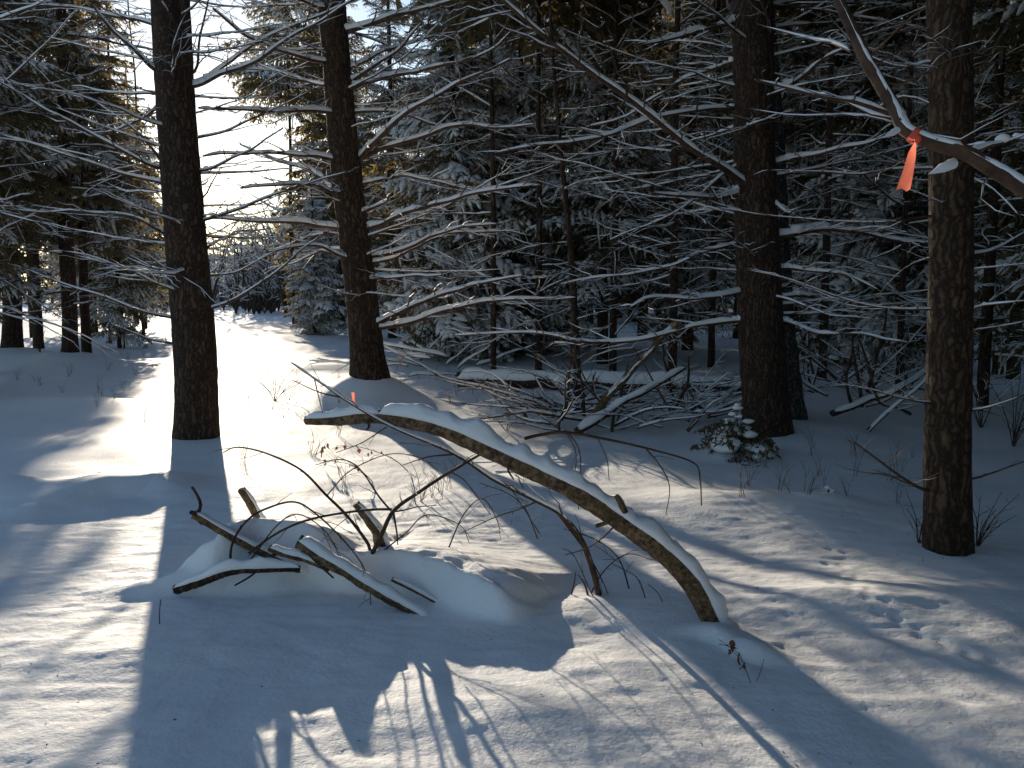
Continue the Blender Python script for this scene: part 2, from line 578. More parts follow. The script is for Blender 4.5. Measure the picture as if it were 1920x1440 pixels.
gx = axis(-2.6, 2.8, 0.02, 1.04, -260, 260)
gy = axis(2.4, 5.6, 0.018, 1.024, -40, 420)
XX, YY = np.meshgrid(gx, gy)
mbg = MB()
mbg.add(np.stack([XX, YY, height(XX, YY)], -1).reshape(-1, 3), grid_quads(len(gy), len(gx), False))
tag(mbg.build('snow_ground', 'snow'), 'snow covered forest floor with soft drifts and long shadows', kind='structure')


# ------------------------------------------------------------------ traced limbs
def trace(pts, d0, d1):
    n = len(pts)
    return np.array([at(p[0], p[1], d0 + (d1 - d0) * i / (n - 1)) for i, p in enumerate(pts)])


def add_branch(tree, P, r0, r1, rng, mat='twig', snow=0.025, spacing=0.2, lenf=0.4, maxlen=0.7, top=2, off=(0, 0, 0), gaps=0.22, name='branch', droop=0.0, wob=0.012):
    jp = np.asarray(P[1] if len(P) > 2 else P[0], float)
    P = spline(P, 0.07, wob * .8, rng)
    R = np.linspace(r0, r1, len(P))
    snow = snow * .58
    w, s = MB(), MB()
    grow(w, s, P, R, rng, 0, top, spacing, lenf, maxlen, snow, droop, gaps)
    if snow > 0.009:
        for f_ in (1.0, .6):
            q_ = P[min(len(P) - 1, int(np.argmin(np.linalg.norm(P - jp, axis=1))) + (1 if f_ == 1 else 2))]
            k_ = (r0 * 1.15 + snow * .45) * f_
            blob(s, q_ + np.array([0, 0, r0 * .7 + snow * .35]), (k_ * 1.25, k_ * 1.1, k_ * .8), rng, 9, 7, .10)
    b = w.build(name, mat, tree, off)
    if s.n:
        s.build('snow', 'cap', b, off)
    return b


def rooted(P, path):
    c = np.array([np.interp(P[0][2] - .04, path[:, 2], path[:, j]) for j in range(3)])
    return np.vstack([c, P])


def trunk_mesh(path, r_of, mat, name='trunk', sides=28, step=0.05, plate=0.05, flare=0.25, seed=1):
    P = spline(path, step)
    n = len(P)
    s = arclen(P)
    R = np.array([r_of(v) for v in s]) * (1 + flare * np.exp(-s / 0.22))
    T, side, up = frame(P)
    a = np.arange(sides) * 2 * math.pi / sides
    A, Z = np.meshgrid(a, s)
    c, sn = np.cos(A), np.sin(A)
    big = vnoise(c * 1.3 + 5, Z * 0.8 + sn * 1.3, seed) * 0.05
    lob = np.exp(-Z / 0.3) * 0.10 * vnoise(c * 2.2, sn * 2.2 + seed, seed + 3)
    pl = np.abs(vnoise(A * sides / 5.5, Z * 5.0, seed + 1)) * plate + vnoise(A * sides / 2.5, Z * 11, seed + 2) * plate * 0.5
    pl[:, -1] = pl[:, 0] * 0.5 + pl[:, -1] * 0.5
    RR = R[:, None] * (1 + big + lob + pl)
    V = P[:, None] + RR[..., None] * (c[..., None] * side[:, None] + sn[..., None] * up[:, None])
    mb = MB()
    mb.add(V.reshape(-1, 3), grid_quads(n, sides))
    return mb


def snow_patches(parent, P, r, off, rng, n=8, lo=0.3, hi=4.0, mb=None):
    """Clumps of snow caught on the side of a trunk that faces the clearing."""
    for i in range(0):
        h = rng.uniform(lo, hi)
        c = np.array([np.interp(P[0][2] + h, P[:, 2], P[:, j]) for j in range(3)])
        a = rng.uniform(-2.6, -0.5)
        m = MB()
        s = rng.uniform(0.010, 0.034) * (r / 0.2) ** 0.5
        blob(m, c + np.array([math.cos(a) * r * 1.0, math.sin(a) * r * 1.0, 0]), (s * 1.3, s * 0.5, s * 0.9), rng, 9, 7, 0.2)
        if rng.random() < 0.5:
            blob(m, c + np.array([math.cos(a + .15) * r * 1.0, math.sin(a + .15) * r * 1.0, -s]), (s * 0.6, s * 0.5, s * 0.7), rng, 8, 6, 0.14)
        m.build('snow_patch', 'cap', parent, off)


def near_tree(name, foot, top_px, r0, taper, mat, label, H=11.0, sides=28, plate=0.05, patches=8, seed=1, group=None, flare=.25):
    px, py, d, *_ = FOOT[foot]
    b = at(px, py, d)
    b[2] = hz(b[0], b[1]) - 0.12
    t = at(*top_px, d)
    dirv = (t - b) / (t[2] - b[2])
    path = np.array([b + dirv * h + np.array([0.03 * math.sin(h * 0.9 + seed), 0.02 * math.cos(h * 0.7), 0]) * min(1, h) for h in np.linspace(0, H, 12)])
    o = thing(name, b, label, 'tree', group)
    mb = trunk_mesh(path, lambda s: max(0.03, r0 - taper * s), mat, sides=sides, plate=plate, seed=seed, flare=flare)
    tr = mb.build('trunk', mat, o, b)
    rng = np.random.default_rng(seed + 50)
    snow_patches(tr, path, r0 * 0.9, b, rng, patches)
    return o, b, path


rng = np.random.default_rng(11)
# ---- dark trunk at the left, standing in front of the sun
tl, bl, pl_ = near_tree('pine_tree', 'left', (325, 0), 0.222, 0.0085, 'bark', 'dark backlit trunk hiding the low sun, its shadow running to the viewer', H=13, plate=0.035, patches=3, seed=1)
D = 9.3
LEFT = [([(312, 140), (285, 125), (250, 92), (200, 42), (160, -10), (120, -80)], 8.6, 6.5, .03),
        ([(368, 135), (376, 70), (392, 0), (400, -60)], 9.0, 4, 0),
        ([(372, 158), (420, 138), (480, 112), (540, 72), (600, 38), (660, 0), (720, -30)], 8.8, 6, .03),
        ([(380, 150), (430, 115), (510, 66), (640, 12), (700, -10)], 10.2, 6, .03),
        ([(312, 318), (280, 308), (220, 275), (150, 240), (90, 205), (0, 152), (-60, 120)], 8.2, 6, .018),
        ([(310, 308), (290, 285), (260, 250), (210, 212), (165, 180)], 8.9, 4.5, .014),
        ([(312, 342), (230, 325), (180, 308), (120, 290), (60, 270), (-10, 256)], 8.5, 6, .022),
        ([(318, 406), (265, 390), (210, 365), (172, 338)], 8.8, 4, .013),
        ([(318, 440), (285, 428), (240, 405), (160, 395), (90, 397), (20, 390)], 8.4, 5, .018),
        ([(370, 258), (440, 238), (520, 200), (580, 172)], 9.4, 4, .01),
        ([(372, 320), (400, 315), (440, 295), (490, 268), (530, 240)], 8.9, 4.5, .016),
        ([(380, 412), (420, 402), (470, 380), (560, 350), (650, 322)], 8.9, 5, .014),
        ([(382, 372), (398, 345), (415, 312)], 9.1, 3, 0),
        ([(322, 512), (280, 500), (230, 480)], 9.0, 4, .012),
        ([(328, 594), (290, 588), (250, 578), (190, 555), (110, 530), (40, 505)], 8.4, 5, .015),
        ([(390, 580), (440, 560), (500, 520), (545, 485), (600, 440)], 8.9, 5, .012),
        ([(388, 519), (440, 512), (480, 492), (520, 470)], 9.2, 4, .013),
        ([(330, 646), (300, 640), (280, 635), (245, 622), (205, 605)], 8.8, 4, .006),
        ([(312, 190), (280, 215), (240, 236), (200, 248), (140, 248)], 9.8, 4.5, .018),
        ([(305, 50), (240, 35), (130, 12), (0, 8)], 9.8, 6, .028),
        ([(306, 175), (230, 175), (130, 160)], 10.3, 4.5, .02),
        ([(380, 470), (430, 440), (500, 428)], 10.4, 4, .014)]
for i, (pts, d1, rp, sn) in enumerate(LEFT):
    r0 = rp * 0.5 * D / F * 1.5
    add_branch(tl, rooted(trace(pts, D, d1), pl_), r0, max(0.003, r0 * 0.32), rng, 'twig', sn, 0.2, 0.34, 0.55, 2, bl, name='branch')

# ---- snow laden tree in the middle
tm, bm_, pm = near_tree('pine_tree', 'middle', (622, 0), 0.222, 0.010, 'bark_red', 'pine on a snow mound with long snow loaded branches, sunlit on one side', H=13, plate=0.04, patches=3, seed=2)
D = 11.8
MID = [([(640, 215), (590, 208), (520, 210), (450, 205), (370, 200)], 11.5, 9, .055),
       ([(650, 302), (590, 292), (520, 286), (450, 288), (380, 292)], 12.0, 8, .05),
       ([(650, 362), (610, 355), (580, 345), (520, 348), (450, 352)], 11.4, 8, .05),
       ([(655, 432), (590, 420), (520, 414), (450, 412), (385, 408)], 12.2, 10, .06),
       ([(655, 372), (620, 352), (580, 318), (520, 300), (450, 270)], 13.8, 7, .05),
       ([(672, 492), (630, 475), (600, 460), (550, 462), (500, 474)], 12.0, 8, .04),
       ([(665, 440), (600, 440), (540, 458), (480, 490)], 12.4, 7, .04),
       ([(668, 470), (610, 468), (560, 490), (500, 505)], 13.6, 6, .04),
       ([(672, 300), (700, 270), (745, 222), (800, 190), (870, 150), (960, 110)], 11.5, 9, .06),
       ([(675, 298), (720, 275), (790, 255), (870, 232), (930, 240), (1005, 234)], 12.0, 9, .055),
       ([(690, 428), (740, 408), (800, 385), (900, 360), (1010, 345)], 11.6, 9, .065),
       ([(695, 482), (750, 468), (800, 450), (860, 428), (930, 418)], 12.2, 8, .055),
       ([(700, 490), (760, 475), (830, 440), (900, 432), (990, 440)], 13.0, 7, .05),
       ([(688, 524), (740, 520), (828, 514)], 11.8, 6, .045),
       ([(700, 606), (740, 590), (780, 570), (850, 545), (900, 530), (985, 515)], 11.6, 9, .06),
       ([(715, 612), (770, 604), (830, 582), (890, 568), (960, 562), (1080, 560)], 12.0, 9, .06),
       ([(660, 165), (720, 145), (800, 128), (900, 105), (960, 60)], 12.0, 8, .05),
       ([(655, 155), (700, 125), (755, 85), (790, 40)], 12.4, 7, .05),
       ([(650, 130), (700, 105), (780, 75), (860, 60)], 13.6, 6, .05),
       ([(640, 60), (720, 35), (830, 5), (930, -30)], 12.2, 9, .06),
       ([(630, 20), (560, 0), (480, -40)], 12.0, 8, .05),
       ([(635, 120), (560, 105), (470, 70), (400, 15)], 11.8, 9, .055),
       ([(640, 160), (570, 150), (480, 118)], 13.6, 6, .045),
       ([(680, 345), (760, 330), (860, 352), (920, 365)], 13.4, 6, .045),
       ([(665, 210), (740, 210), (830, 235), (900, 225)], 13.6, 6, .045),
       ([(670, 400), (720, 380), (735, 365)], 12.0, 6, .05)]
for i, (pts, d1, rp, sn) in enumerate(MID):
    r0 = rp * 0.5 * D / F * 1.25
    add_branch(tm, rooted(trace(pts, D, d1 - 1.2), pm), r0, max(0.004, r0 * 0.35), rng, 'twig_red', sn, 0.17, 0.36, 0.7, 2, bm_, gaps=0.2)

# ---- the pair of trunks at the right, behind the small fir
tw, bw_, pw = near_tree('pine_tree', 'twin', (1405, 0), 0.235, 0.008, 'bark', 'thick dark brown trunk right behind the little snowy fir', H=13, plate=0.05, patches=2, seed=3)
D = 9.25
TWIN = [([(1412, 350), (1370, 325), (1300, 280), (1200, 200), (1100, 130), (1040, 80), (940, 0), (890, -50)], 7.6, 13, .045),
        ([(1400, 545), (1350, 555), (1300, 560), (1240, 555), (1180, 572)], 8.6, 8, .05),
        ([(1400, 602), (1340, 606), (1270, 622), (1180, 640), (1100, 640), (1000, 625), (850, 628)], 9.0, 9, .04),
        ([(1400, 362), (1340, 370), (1280, 366), (1222, 360)], 8.5, 12, .05),
        ([(1390, 40), (1300, 60), (1202, 84)], 8.6, 11, .06),
        ([(1385, 110), (1330, 130), (1260, 160), (1180, 215), (1100, 240)], 9.6, 7, .035),
        ([(1395, 205), (1320, 205), (1200, 230), (1110, 260), (930, 285)], 8.4, 8, .04),
        ([(1400, 300), (1340, 340), (1260, 400), (1140, 450)], 8.8, 5, .02),
        ([(1408, 450), (1330, 470), (1250, 500), (1120, 520), (1050, 535)], 9.0, 6, .035),
        ([(1440, 90), (1440, 40), (1420, -20)], 8.7, 6, .02),
        ([(1470, 300), (1520, 292), (1580, 278), (1670, 255)], 8.6, 9, .055),
        ([(1462, 165), (1510, 140), (1545, 110), (1590, 90)], 8.5, 10, .06),
        ([(1470, 500), (1520, 508), (1590, 515), (1650, 540)], 8.8, 7, .05),
        ([(1465, 598), (1500, 612), (1550, 625), (1640, 630), (1700, 645)], 8.4, 7, .05),
        ([(1475, 440), (1540, 428), (1600, 432), (1680, 450), (1745, 455)], 9.4, 12, .08),
        ([(1440, 375), (1470, 395), (1485, 400)], 8.6, 6, .05),
        ([(1480, 555), (1560, 560), (1650, 575), (1730, 580)], 10.2, 7, .05),
        ([(1430, 555), (1470, 560), (1560, 590), (1640, 600)], 8.5, 4, .02)]
for i, (pts, d1, rp, sn) in enumerate(TWIN):
    r0 = rp * 0.5 * D / F * 1.15
    add_branch(tw, rooted(trace(pts, D, d1), pw), r0, max(0.003, r0 * 0.35), rng, 'twig_red', sn, 0.14, 0.36, 0.75, 2, bw_)

tc_, bc_, pc = near_tree('pine_tree', 'companion', (1425, 0), 0.13, 0.006, 'bark_grey', 'grey lichened trunk pressed close behind the thick dark brown one', H=9, plate=0.08, patches=3, seed=4)
for i in range(9):
    a, h = rng.uniform(0, 2 * math.pi), rng.uniform(1.2, 5.5)
    p0 = pc[min(11, int(h / 9 * 11))].copy()
    p0[2] = bc_[2] + h
    dv = np.array([math.cos(a), math.sin(a), rng.uniform(-.1, .25)])
    L_ = rng.uniform(1, 2.2)
    add_branch(tc_, [p0, p0 + dv * L_ * .5 + [0, 0, .05], p0 + dv * L_], 0.014, 0.004, rng, 'twig', .04, .18, .36, .6, 2, bc_)

# ---- slim front trunk at the right
tf, bf_, pf = near_tree('pine_tree', 'front', (1772, 0), 0.122, 0.0035, 'bark_red', 'slim brown trunk standing nearest, with scaly bark and bare side twigs', H=9, sides=44, plate=0.06, patches=2, seed=6, flare=.1)
D = 5.1
FRONT = [([(1748, 580), (1700, 580), (1640, 575), (1580, 560), (1540, 545), (1470, 520), (1400, 505)], 4.7, 5, .012),
         ([(1748, 757), (1715, 752), (1680, 745), (1640, 732), (1596, 724)], 4.7, 6, .006),
         ([(1750, 316), (1680, 318), (1600, 326), (1520, 320), (1440, 318)], 4.6, 6, .010),
         ([(1750, 405), (1680, 412), (1600, 415), (1500, 410), (1340, 390)], 4.8, 5, .008),
         ([(1812, 586), (1838, 575), (1870, 570), (1930, 562)], 4.8, 6, .02),
         ([(1812, 770), (1840, 766), (1870, 758), (1930, 738)], 4.8, 6, .012),
         ([(1750, 922), (1725, 915), (1680, 888), (1640, 860), (1600, 832)], 4.7, 7, 0),
         ([(1812, 902), (1840, 895), (1890, 875), (1940, 858)], 4.8, 5, 0),
         ([(1750, 115), (1690, 125), (1620, 100), (1560, 40)], 4.9, 6, .012),
         ([(1800, 200), (1830, 160), (1860, 100), (1890, 40)], 4.9, 5, .01),
         ([(1755, 200), (1700, 180), (1650, 200), (1600, 260)], 5.3, 4, .008),
         ([(1800, 330), (1850, 345), (1890, 380), (1915, 402)], 4.7, 5, .015),
         ([(1800, 480), (1860, 470), (1930, 430)], 5.4, 6, .02),
         ([(1755, 480), (1700, 500), (1640, 560)], 5.3, 4, .006)]
for i, (pts, d1, rp, sn) in enumerate(FRONT):
    r0 = rp * 0.5 * D / F * 1.1
    add_branch(tf, rooted(trace(pts, D, d1), pf), r0, max(0.0018, r0 * 0.3), rng, 'twig_red', sn, 0.12, 0.34, 0.32, 2, bf_, wob=0.006)

# ---- the limb that reaches in from the tree beyond the right edge
ob = np.array([3.05, 2.6, 0.0])
ob[2] = hz(ob[0], ob[1]) - 0.1
to = thing('pine_tree', ob, 'tree beyond the right edge whose thick snowy limb holds the orange ribbon', 'tree')
opath = np.array([ob + np.array([0.02 * math.sin(h), 0, h]) for h in np.linspace(0, 9, 10)])
trunk_mesh(opath, lambda s: 0.16 - 0.008 * s, 'bark', seed=9).build('trunk', 'bark', to, ob)
LIMB = [(2080, 440), (1990, 395), (1915, 352), (1860, 320), (1800, 288), (1740, 268), (1695, 244), (1678, 205), (1655, 165), (1620, 108), (1595, 50), (1572, -5), (1560, -60)]
LP = np.vstack([[ob[0], ob[1], 2.05], trace(LIMB, 2.62, 2.9)])
LP = spline(LP, 0.03, 0.004, rng)
sl = arclen(LP) / arclen(LP)[-1]
LR = np.interp(sl, [0, .25, .55, .62, 1], [0.042, 0.036, 0.030, 0.025, 0.017])
w = MB()
tube(w, LP, LR, 12, rough=0.035, rng=rng)
limb = w.build('limb', 'twig_red', to, ob)
tk = np.interp(sl, [0, .3, .40, .50, .56, .60, .70, .8, 1], [.035, .042, .05, .045, .04, .006, .002, .0, -.012])
s = MB()
snowcap(s, LP, LR, tk * np.where(sl < .58, 1.5, .9), rng, 9, 0.07, 0.05, steep=False, seat=0.3)
s.build('snow', 'cap', limb, ob)
for pts, d0, d1, rp, sn in [([(1668, 212), (1600, 188), (1540, 180), (1480, 165), (1412, 150)], 2.84, 2.7, 12, .014),
                            ([(1680, 222), (1650, 222), (1600, 198), (1545, 180), (1500, 165)], 2.84, 3.0, 7, .02),
                            ([(1690, 236), (1640, 222), (1580, 218), (1480, 216), (1400, 205)], 2.83, 3.2, 6, .006),
                            ([(1810, 292), (1850, 272), (1900, 262), (1960, 250)], 2.74, 3.0, 12, .025),
                            ([(1622, 112), (1660, 80), (1700, 40), (1740, 10)], 2.87, 2.6, 6, .0),
                            ([(1598, 95), (1560, 80), (1520, 72), (1430, 50)], 2.88, 3.3, 9, .008),
                            ([(1700, 250), (1760, 255), (1810, 262), (1850, 235), (1900, 210)], 2.8, 2.55, 5, .003),
                            ([(1645, 150), (1700, 160), (1760, 120), (1830, 95)], 2.87, 2.6, 5, .0),
                            ([(1610, 98), (1640, 120), (1680, 100), (1720, 90), (1770, 60)], 2.88, 3.2, 4, 0),
                            ([(1730, 262), (1700, 300), (1640, 330)], 2.79, 3.1, 4, 0),
                            ([(1860, 322), (1840, 360), (1860, 390), (1905, 404)], 2.7, 2.6, 5, .006)]:
    r0 = rp * 0.5 * 2.8 / F
    add_branch(to, trace(pts, d0, d1), r0, max(.0012, r0 * .35), rng, 'twig_red', sn, 0.09, 0.3, 0.16, 1, ob, wob=0.003)
# pale broken snow wedges under the limb
for (ax, ay), (bx, by), rr in [((1742, 326), (1788, 306), 0.015), ((1656, 258), (1682, 244), 0.009)]:
    m = MB()
    P = spline([at(ax, ay, 2.70), at(bx, by, 2.745)], 0.008, 0, rng)
    tube(m, P, np.interp(np.linspace(0, 1, len(P)), [0, .55, 1], [0.001, rr, rr * 1.1]), 9, True, .06, rng)
    m.build('snow_wedge', 'cap', to, ob)


# ------------------------------------------------------------------ orange ribbons
def ribbon(name, path, wid, label, knot=None, twist=0.6):
    P = spline(path, 0.008)
    n = len(P)
    sv = np.linspace(0, 1, n)
    yaw = 0.55 - twist * sv
    W = wid * np.interp(sv, [0, .12, .3, 1], [0.28, .32, .75, 1])
    d = np.stack([np.cos(yaw), np.sin(yaw), 0 * yaw], 1)
    cols = []
    for f, bow in ((-.5, 0), (-.17, .10), (.17, .10), (.5, 0)):
        nrm = np.stack([-np.sin(yaw), np.cos(yaw), 0 * yaw], 1)
        cols.append(P + d * (W * f)[:, None] + nrm * (W * (bow * 2.2 * np.cos(sv * 9 + f * 3)))[:, None])
    V = np.stack(cols, 1)
    V[-1, :, 2] += np.array([0.0, 0.004, -0.003, 0.002]) * wid / 0.03
    o = thing(name, path[0], label, 'ribbon', 'orange ribbon markers')
    mb = MB()
    mb.add(V.reshape(-1, 3), grid_quads(n, 4, False))
    mb.build('tail', 'tape', o, path[0])
    if knot is not None:
        mk = MB()
        c, r = knot
        th = np.linspace(0, 2 * math.pi, 20)
        # loop round the limb plus a knot lump
        tl_ = unit(LP[np.argmin(np.linalg.norm(LP - c, axis=1)) + 1] - c) if name == 'flagging_ribbon' else np.array([1., 0, 0])
        u_ = unit(np.cross(tl_, [0, 0, 1.0]))
        v_ = np.cross(u_, tl_)
        ring = c + r * (np.cos(th)[:, None] * u_ + np.sin(th)[:, None] * v_)
        Vr = np.stack([ring - tl_ * wid * .22, ring + tl_ * wid * .22], 1)
        mk.add(Vr.reshape(-1, 3), grid_quads(20, 2, False))
        mk.build('loop', 'tape', o, path[0])
        mk = MB()
        blob(mk, path[0] + np.array([0, -0.004, -0.004]), (wid * .28, wid * .25, wid * .3), RNG, 8, 6, .2)
        mk.build('knot', 'tape', o, path[0])
    return o


ic = int(np.argmin(np.linalg.norm(LP - at(1712, 252, 2.82), axis=1)))
c0 = LP[ic]
rp0 = c0 + np.array([-0.004, -LR[ic] - 0.006, -LR[ic] * .6])
ribbon('flagging_ribbon', [rp0, rp0 + [-.012, -.002, -.04], rp0 + [-.024, -.004, -.10], rp0 + [-.036, -.002, -.155]], 0.042,
       'long orange ribbon tied to the snowy limb, hanging at upper right', (c0, LR[ic] + 0.003))

# ------------------------------------------------------------------ arched log and the sticks in front
AD = [(1368, 1235), (1345, 1186), (1300, 1092), (1240, 1030), (1150, 965), (1060, 908), (940, 852), (840, 806), (760, 786), (690, 781), (630, 788), (574, 790)]
ADEP = np.interp(np.linspace(0, 1, len(AD)), [0, .1, .45, 1], [3.88, 3.92, 3.86, 4.2])
AP = spline([at(p[0], p[1], d) for p, d in zip(AD, ADEP)], 0.025, 0.004, rng)
sa = arclen(AP) / arclen(AP)[-1]
AR = np.interp(sa, [0, .12, .35, .6, .85, 1], [0.054, 0.054, 0.051, 0.048, 0.037, 0.024])
AR = .92 * AR * (1 + 0.05 * np.sin(sa * 50) + 0.05 * (smooth1(len(sa), 3, .12, rng) - .5))
ab = AP[2].copy()
arch = thing('arched_log', ab, 'mossy dead log arching out of the snow under a thick white cap', 'log')
w = MB()
tube(w, AP, AR, 16, True, 0.03, rng)
lg = w.build('log', 'bark_moss', arch, ab)
ta = np.interp(sa, [0, .10, .16, .25, .4, .46, .50, .62, .64, .70, .76, .80, .84, .86, .92, 1], [.045, .034, .026, .03, .03, .042, .028, .032, .052, .03, .03, .048, .03, .018, .018, .014])
s = MB()
snowcap(s, AP, AR, ta * (.75 + .55 * smooth1(len(sa), 3.0, .035, rng)), rng, 13, 0.06, 0.06, steep=False, seat=0.6)
s.build('snow', 'cap', lg, ab)


def near_stick(parent, pts, deps, r0, r1, off, name='twig', mat='twig', snow=0.0, top=1, spacing=0.12, lenf=0.3, maxlen=0.2, wob=0.002, droop=0.1):
    deps = np.interp(np.linspace(0, 1, len(pts)), np.linspace(0, 1, len(deps)), deps)
    P = spline([at(p[0], p[1], d) for p, d in zip(pts, deps)], 0.02, wob, rng)
    r0, r1 = r0 * 1.3 + .0004, r1 * 1.3 + .0004
    w_, s_ = MB(), MB()
    grow(w_, s_ if snow else None, P, np.linspace(r0, r1, len(P)), rng, 0, top, spacing, lenf, maxlen, snow, droop)
    b = w_.build(name, mat, parent, off)
    if s_.n:
        s_.build('snow', 'cap', b, off)
    return b


for pts, deps, r0, r1, top in [([(985, 822), (1010, 816), (1060, 810), (1140, 824), (1230, 845), (1300, 870), (1312, 900), (1315, 945)], [3.95, 4.3], .006, .0018, 0),
                               ([(1065, 811), (1085, 840), (1090, 880), (1085, 955)], [4.02, 4.05], .0022, .001, 1),
                               ([(1210, 840), (1238, 875), (1255, 915), (1248, 965)], [4.2, 4.2], .0024, .001, 1),
                               ([(1062, 811), (1078, 845), (1078, 900)], [4.02, 3.95], .0016, .001, 0),
                               ([(1120, 820), (1138, 860), (1142, 900)], [4.1, 4.1], .0015, .001, 0),
                               ([(1168, 968), (1140, 1000), (1120, 1018), (1098, 1030), (1060, 1040)], [3.84, 3.9], .003, .0012, 1),
                               ([(690, 786), (692, 800), (684, 806)], [4.05, 4.03], .006, .003, 0),
                               ([(960, 858), (952, 880), (965, 900)], [3.86, 3.84], .006, .002, 0)]:
    near_stick(arch, pts, deps, r0, r1, ab, 'twig', 'twig_red', 0, top)
for (ax, ay), (bx, by), rr in [((1172, 960), (1156, 930), .012), ((1165, 972), (1118, 986), .009)]:
    m = MB()
    tube(m, spline([at(ax, ay, 3.84), at(bx, by, 3.80)], 0.01, .001, rng), np.linspace(rr * 1.1, rr, 6)[:len(spline([at(ax, ay, 3.84), at(bx, by, 3.80)], 0.01))] if False else np.linspace(rr * 1.1, rr, len(spline([at(ax, ay, 3.84), at(bx, by, 3.80)], 0.01, 0))), 9, True, .08, rng)
    m.build('stub', 'bark_moss', arch, ab)

# small ribbon on the log's tip
rq = at(668, 764, 4.06)
ribbon('flagging_ribbon', [rq + [0, 0, .0], rq + [-.006, -.004, .018], rq + [-.012, 0, .035], rq + [-.014, 0, .07]], 0.014, 'small scrap of orange ribbon by the raised tip of the arched log', None, 0.3)

# thin bent branch hanging under the log
bb = at(1126, 1135, 4.34)
bent = thing('bent_branch', bb, 'thin reddish branch bowed under the arched log, its foot in the snow', 'branch')
near_stick(bent, [(1130, 1150), (1122, 1110), (1112, 1070), (1090, 1012), (1050, 962), (1000, 935), (930, 903), (850, 850), (735, 800), (660, 758), (600, 718), (545, 680)], [4.36, 4.30, 4.2, 4.0, 3.88], .013, .0022, bb, 'branch', 'twig_red', .008, 1, .16, .16, .22)
for pts, deps, r0 in [([(1040, 955), (1088, 1020), (1122, 1075), (1148, 1134)], [4.25, 4.36], .0045), ([(1012, 938), (970, 955), (930, 968), (860, 1002)], [4.25, 4.1], .003), ([(850, 852), (800, 858), (755, 872)], [4.1, 4.0], .0035),
                      ([(640, 745), (600, 735), (545, 712)], [3.95, 4.0], .0028), ([(590, 712), (598, 745), (606, 775)], [3.92, 3.9], .002), ([(725, 800), (680, 830), (630, 850)], [4.05, 4.0], .0022), ([(900, 885), (945, 905), (970, 935), (1010, 1000)], [4.15, 4.2], .002)]:
    near_stick(bent, pts, deps, r0, .001, bb, 'twig', 'twig_red', 0, 1, .1, .3, .14)
# dry shoots at its foot
for k, (pts, dd) in enumerate([([(1068, 1125), (1075, 1100), (1082, 1070)], 4.36), ([(1105, 1130), (1098, 1100), (1086, 1080)], 4.34), ([(1215, 1148), (1205, 1105), (1190, 1080), (1146, 1055)], 4.22), ([(1248, 1160), (1245, 1130), (1232, 1108), (1215, 1095)], 4.15), ([(1118, 1130), (1100, 1095), (1075, 1040), (1055, 1028)], 4.3)]):
    b = at(*pts[0], dd)
    lab = ['short upright dry shoot left of the bowed branch foot', 'stubby brown shoot leaning at the bowed branch foot', 'thin forked dry shoot between bowed branch and arched log foot', 'thin curved dry shoot closest to the arched log foot', 'curling dry shoot tangled with the bowed branch foot'][k]
    o = thing('dry_shoot', b, lab, 'twig', 'dry shoots by the bowed branch')
    near_stick(o, pts, [dd], (.004, .006, .0022, .002, .002)[k], .001, b, 'stem', 'twig', 0, 1, .08, .35, .12)

# forked dark branch rising from the snow ledge
fb = at(697, 1040, 4.5)
fork = thing('forked_branch', fb, 'dark forked twiggy branch rising out of the snow ledge below the log', 'branch')
near_stick(fork, [(694, 1046), (712, 1010), (738, 958), (790, 920), (850, 880), (930, 836)], [4.48, 4.35, 4.1, 3.98], .0095, .004, fb, 'branch', 'twig', 0, 1, .2, .12, .2)
near_stick(fork, [(694, 1040), (690, 1020), (665, 985), (640, 955), (610, 925), (565, 882), (500, 850), (445, 838), (418, 848)], [4.5, 4.45, 4.3, 4.2], .007, .002, fb, 'branch', 'twig', 0, 1, .16, .18, .16)
near_stick(fork, [(735, 960), (710, 930), (685, 892), (660, 868), (630, 862), (590, 872)], [4.37, 4.5], .004, .0012, fb, 'twig', 'twig', 0, 1)
near_stick(fork, [(735, 955), (700, 955), (650, 960), (600, 968), (555, 982), (510, 1005), (466, 1036)], [4.37, 4.28], .0045, .004, fb, 'twig', 'twig', 0, 1)
near_stick(fork, [(738, 962), (744, 1000), (745, 1022)], [4.37, 4.36], .0045, .002, fb, 'twig', 'twig', 0, 1)
near_stick(fork, [(845, 885), (870, 900), (890, 925), (920, 965)], [4.08, 4.15], .002, .001, fb, 'twig', 'twig', 0, 1)
hb = at(431, 1058, 4.35)
hoop = thing('arched_twig', hb, 'long hooped dark twig looping over the snowy sticks', 'twig')
near_stick(hoop, [(431, 1062), (436, 1020), (460, 980), (495, 955), (550, 941), (590, 962), (640, 1010), (680, 1060), (693, 1105), (695, 1152)], [4.36, 4.3, 4.2], .005, .0014, hb, 'stem', 'twig', 0, 1, .1, .18, .12)


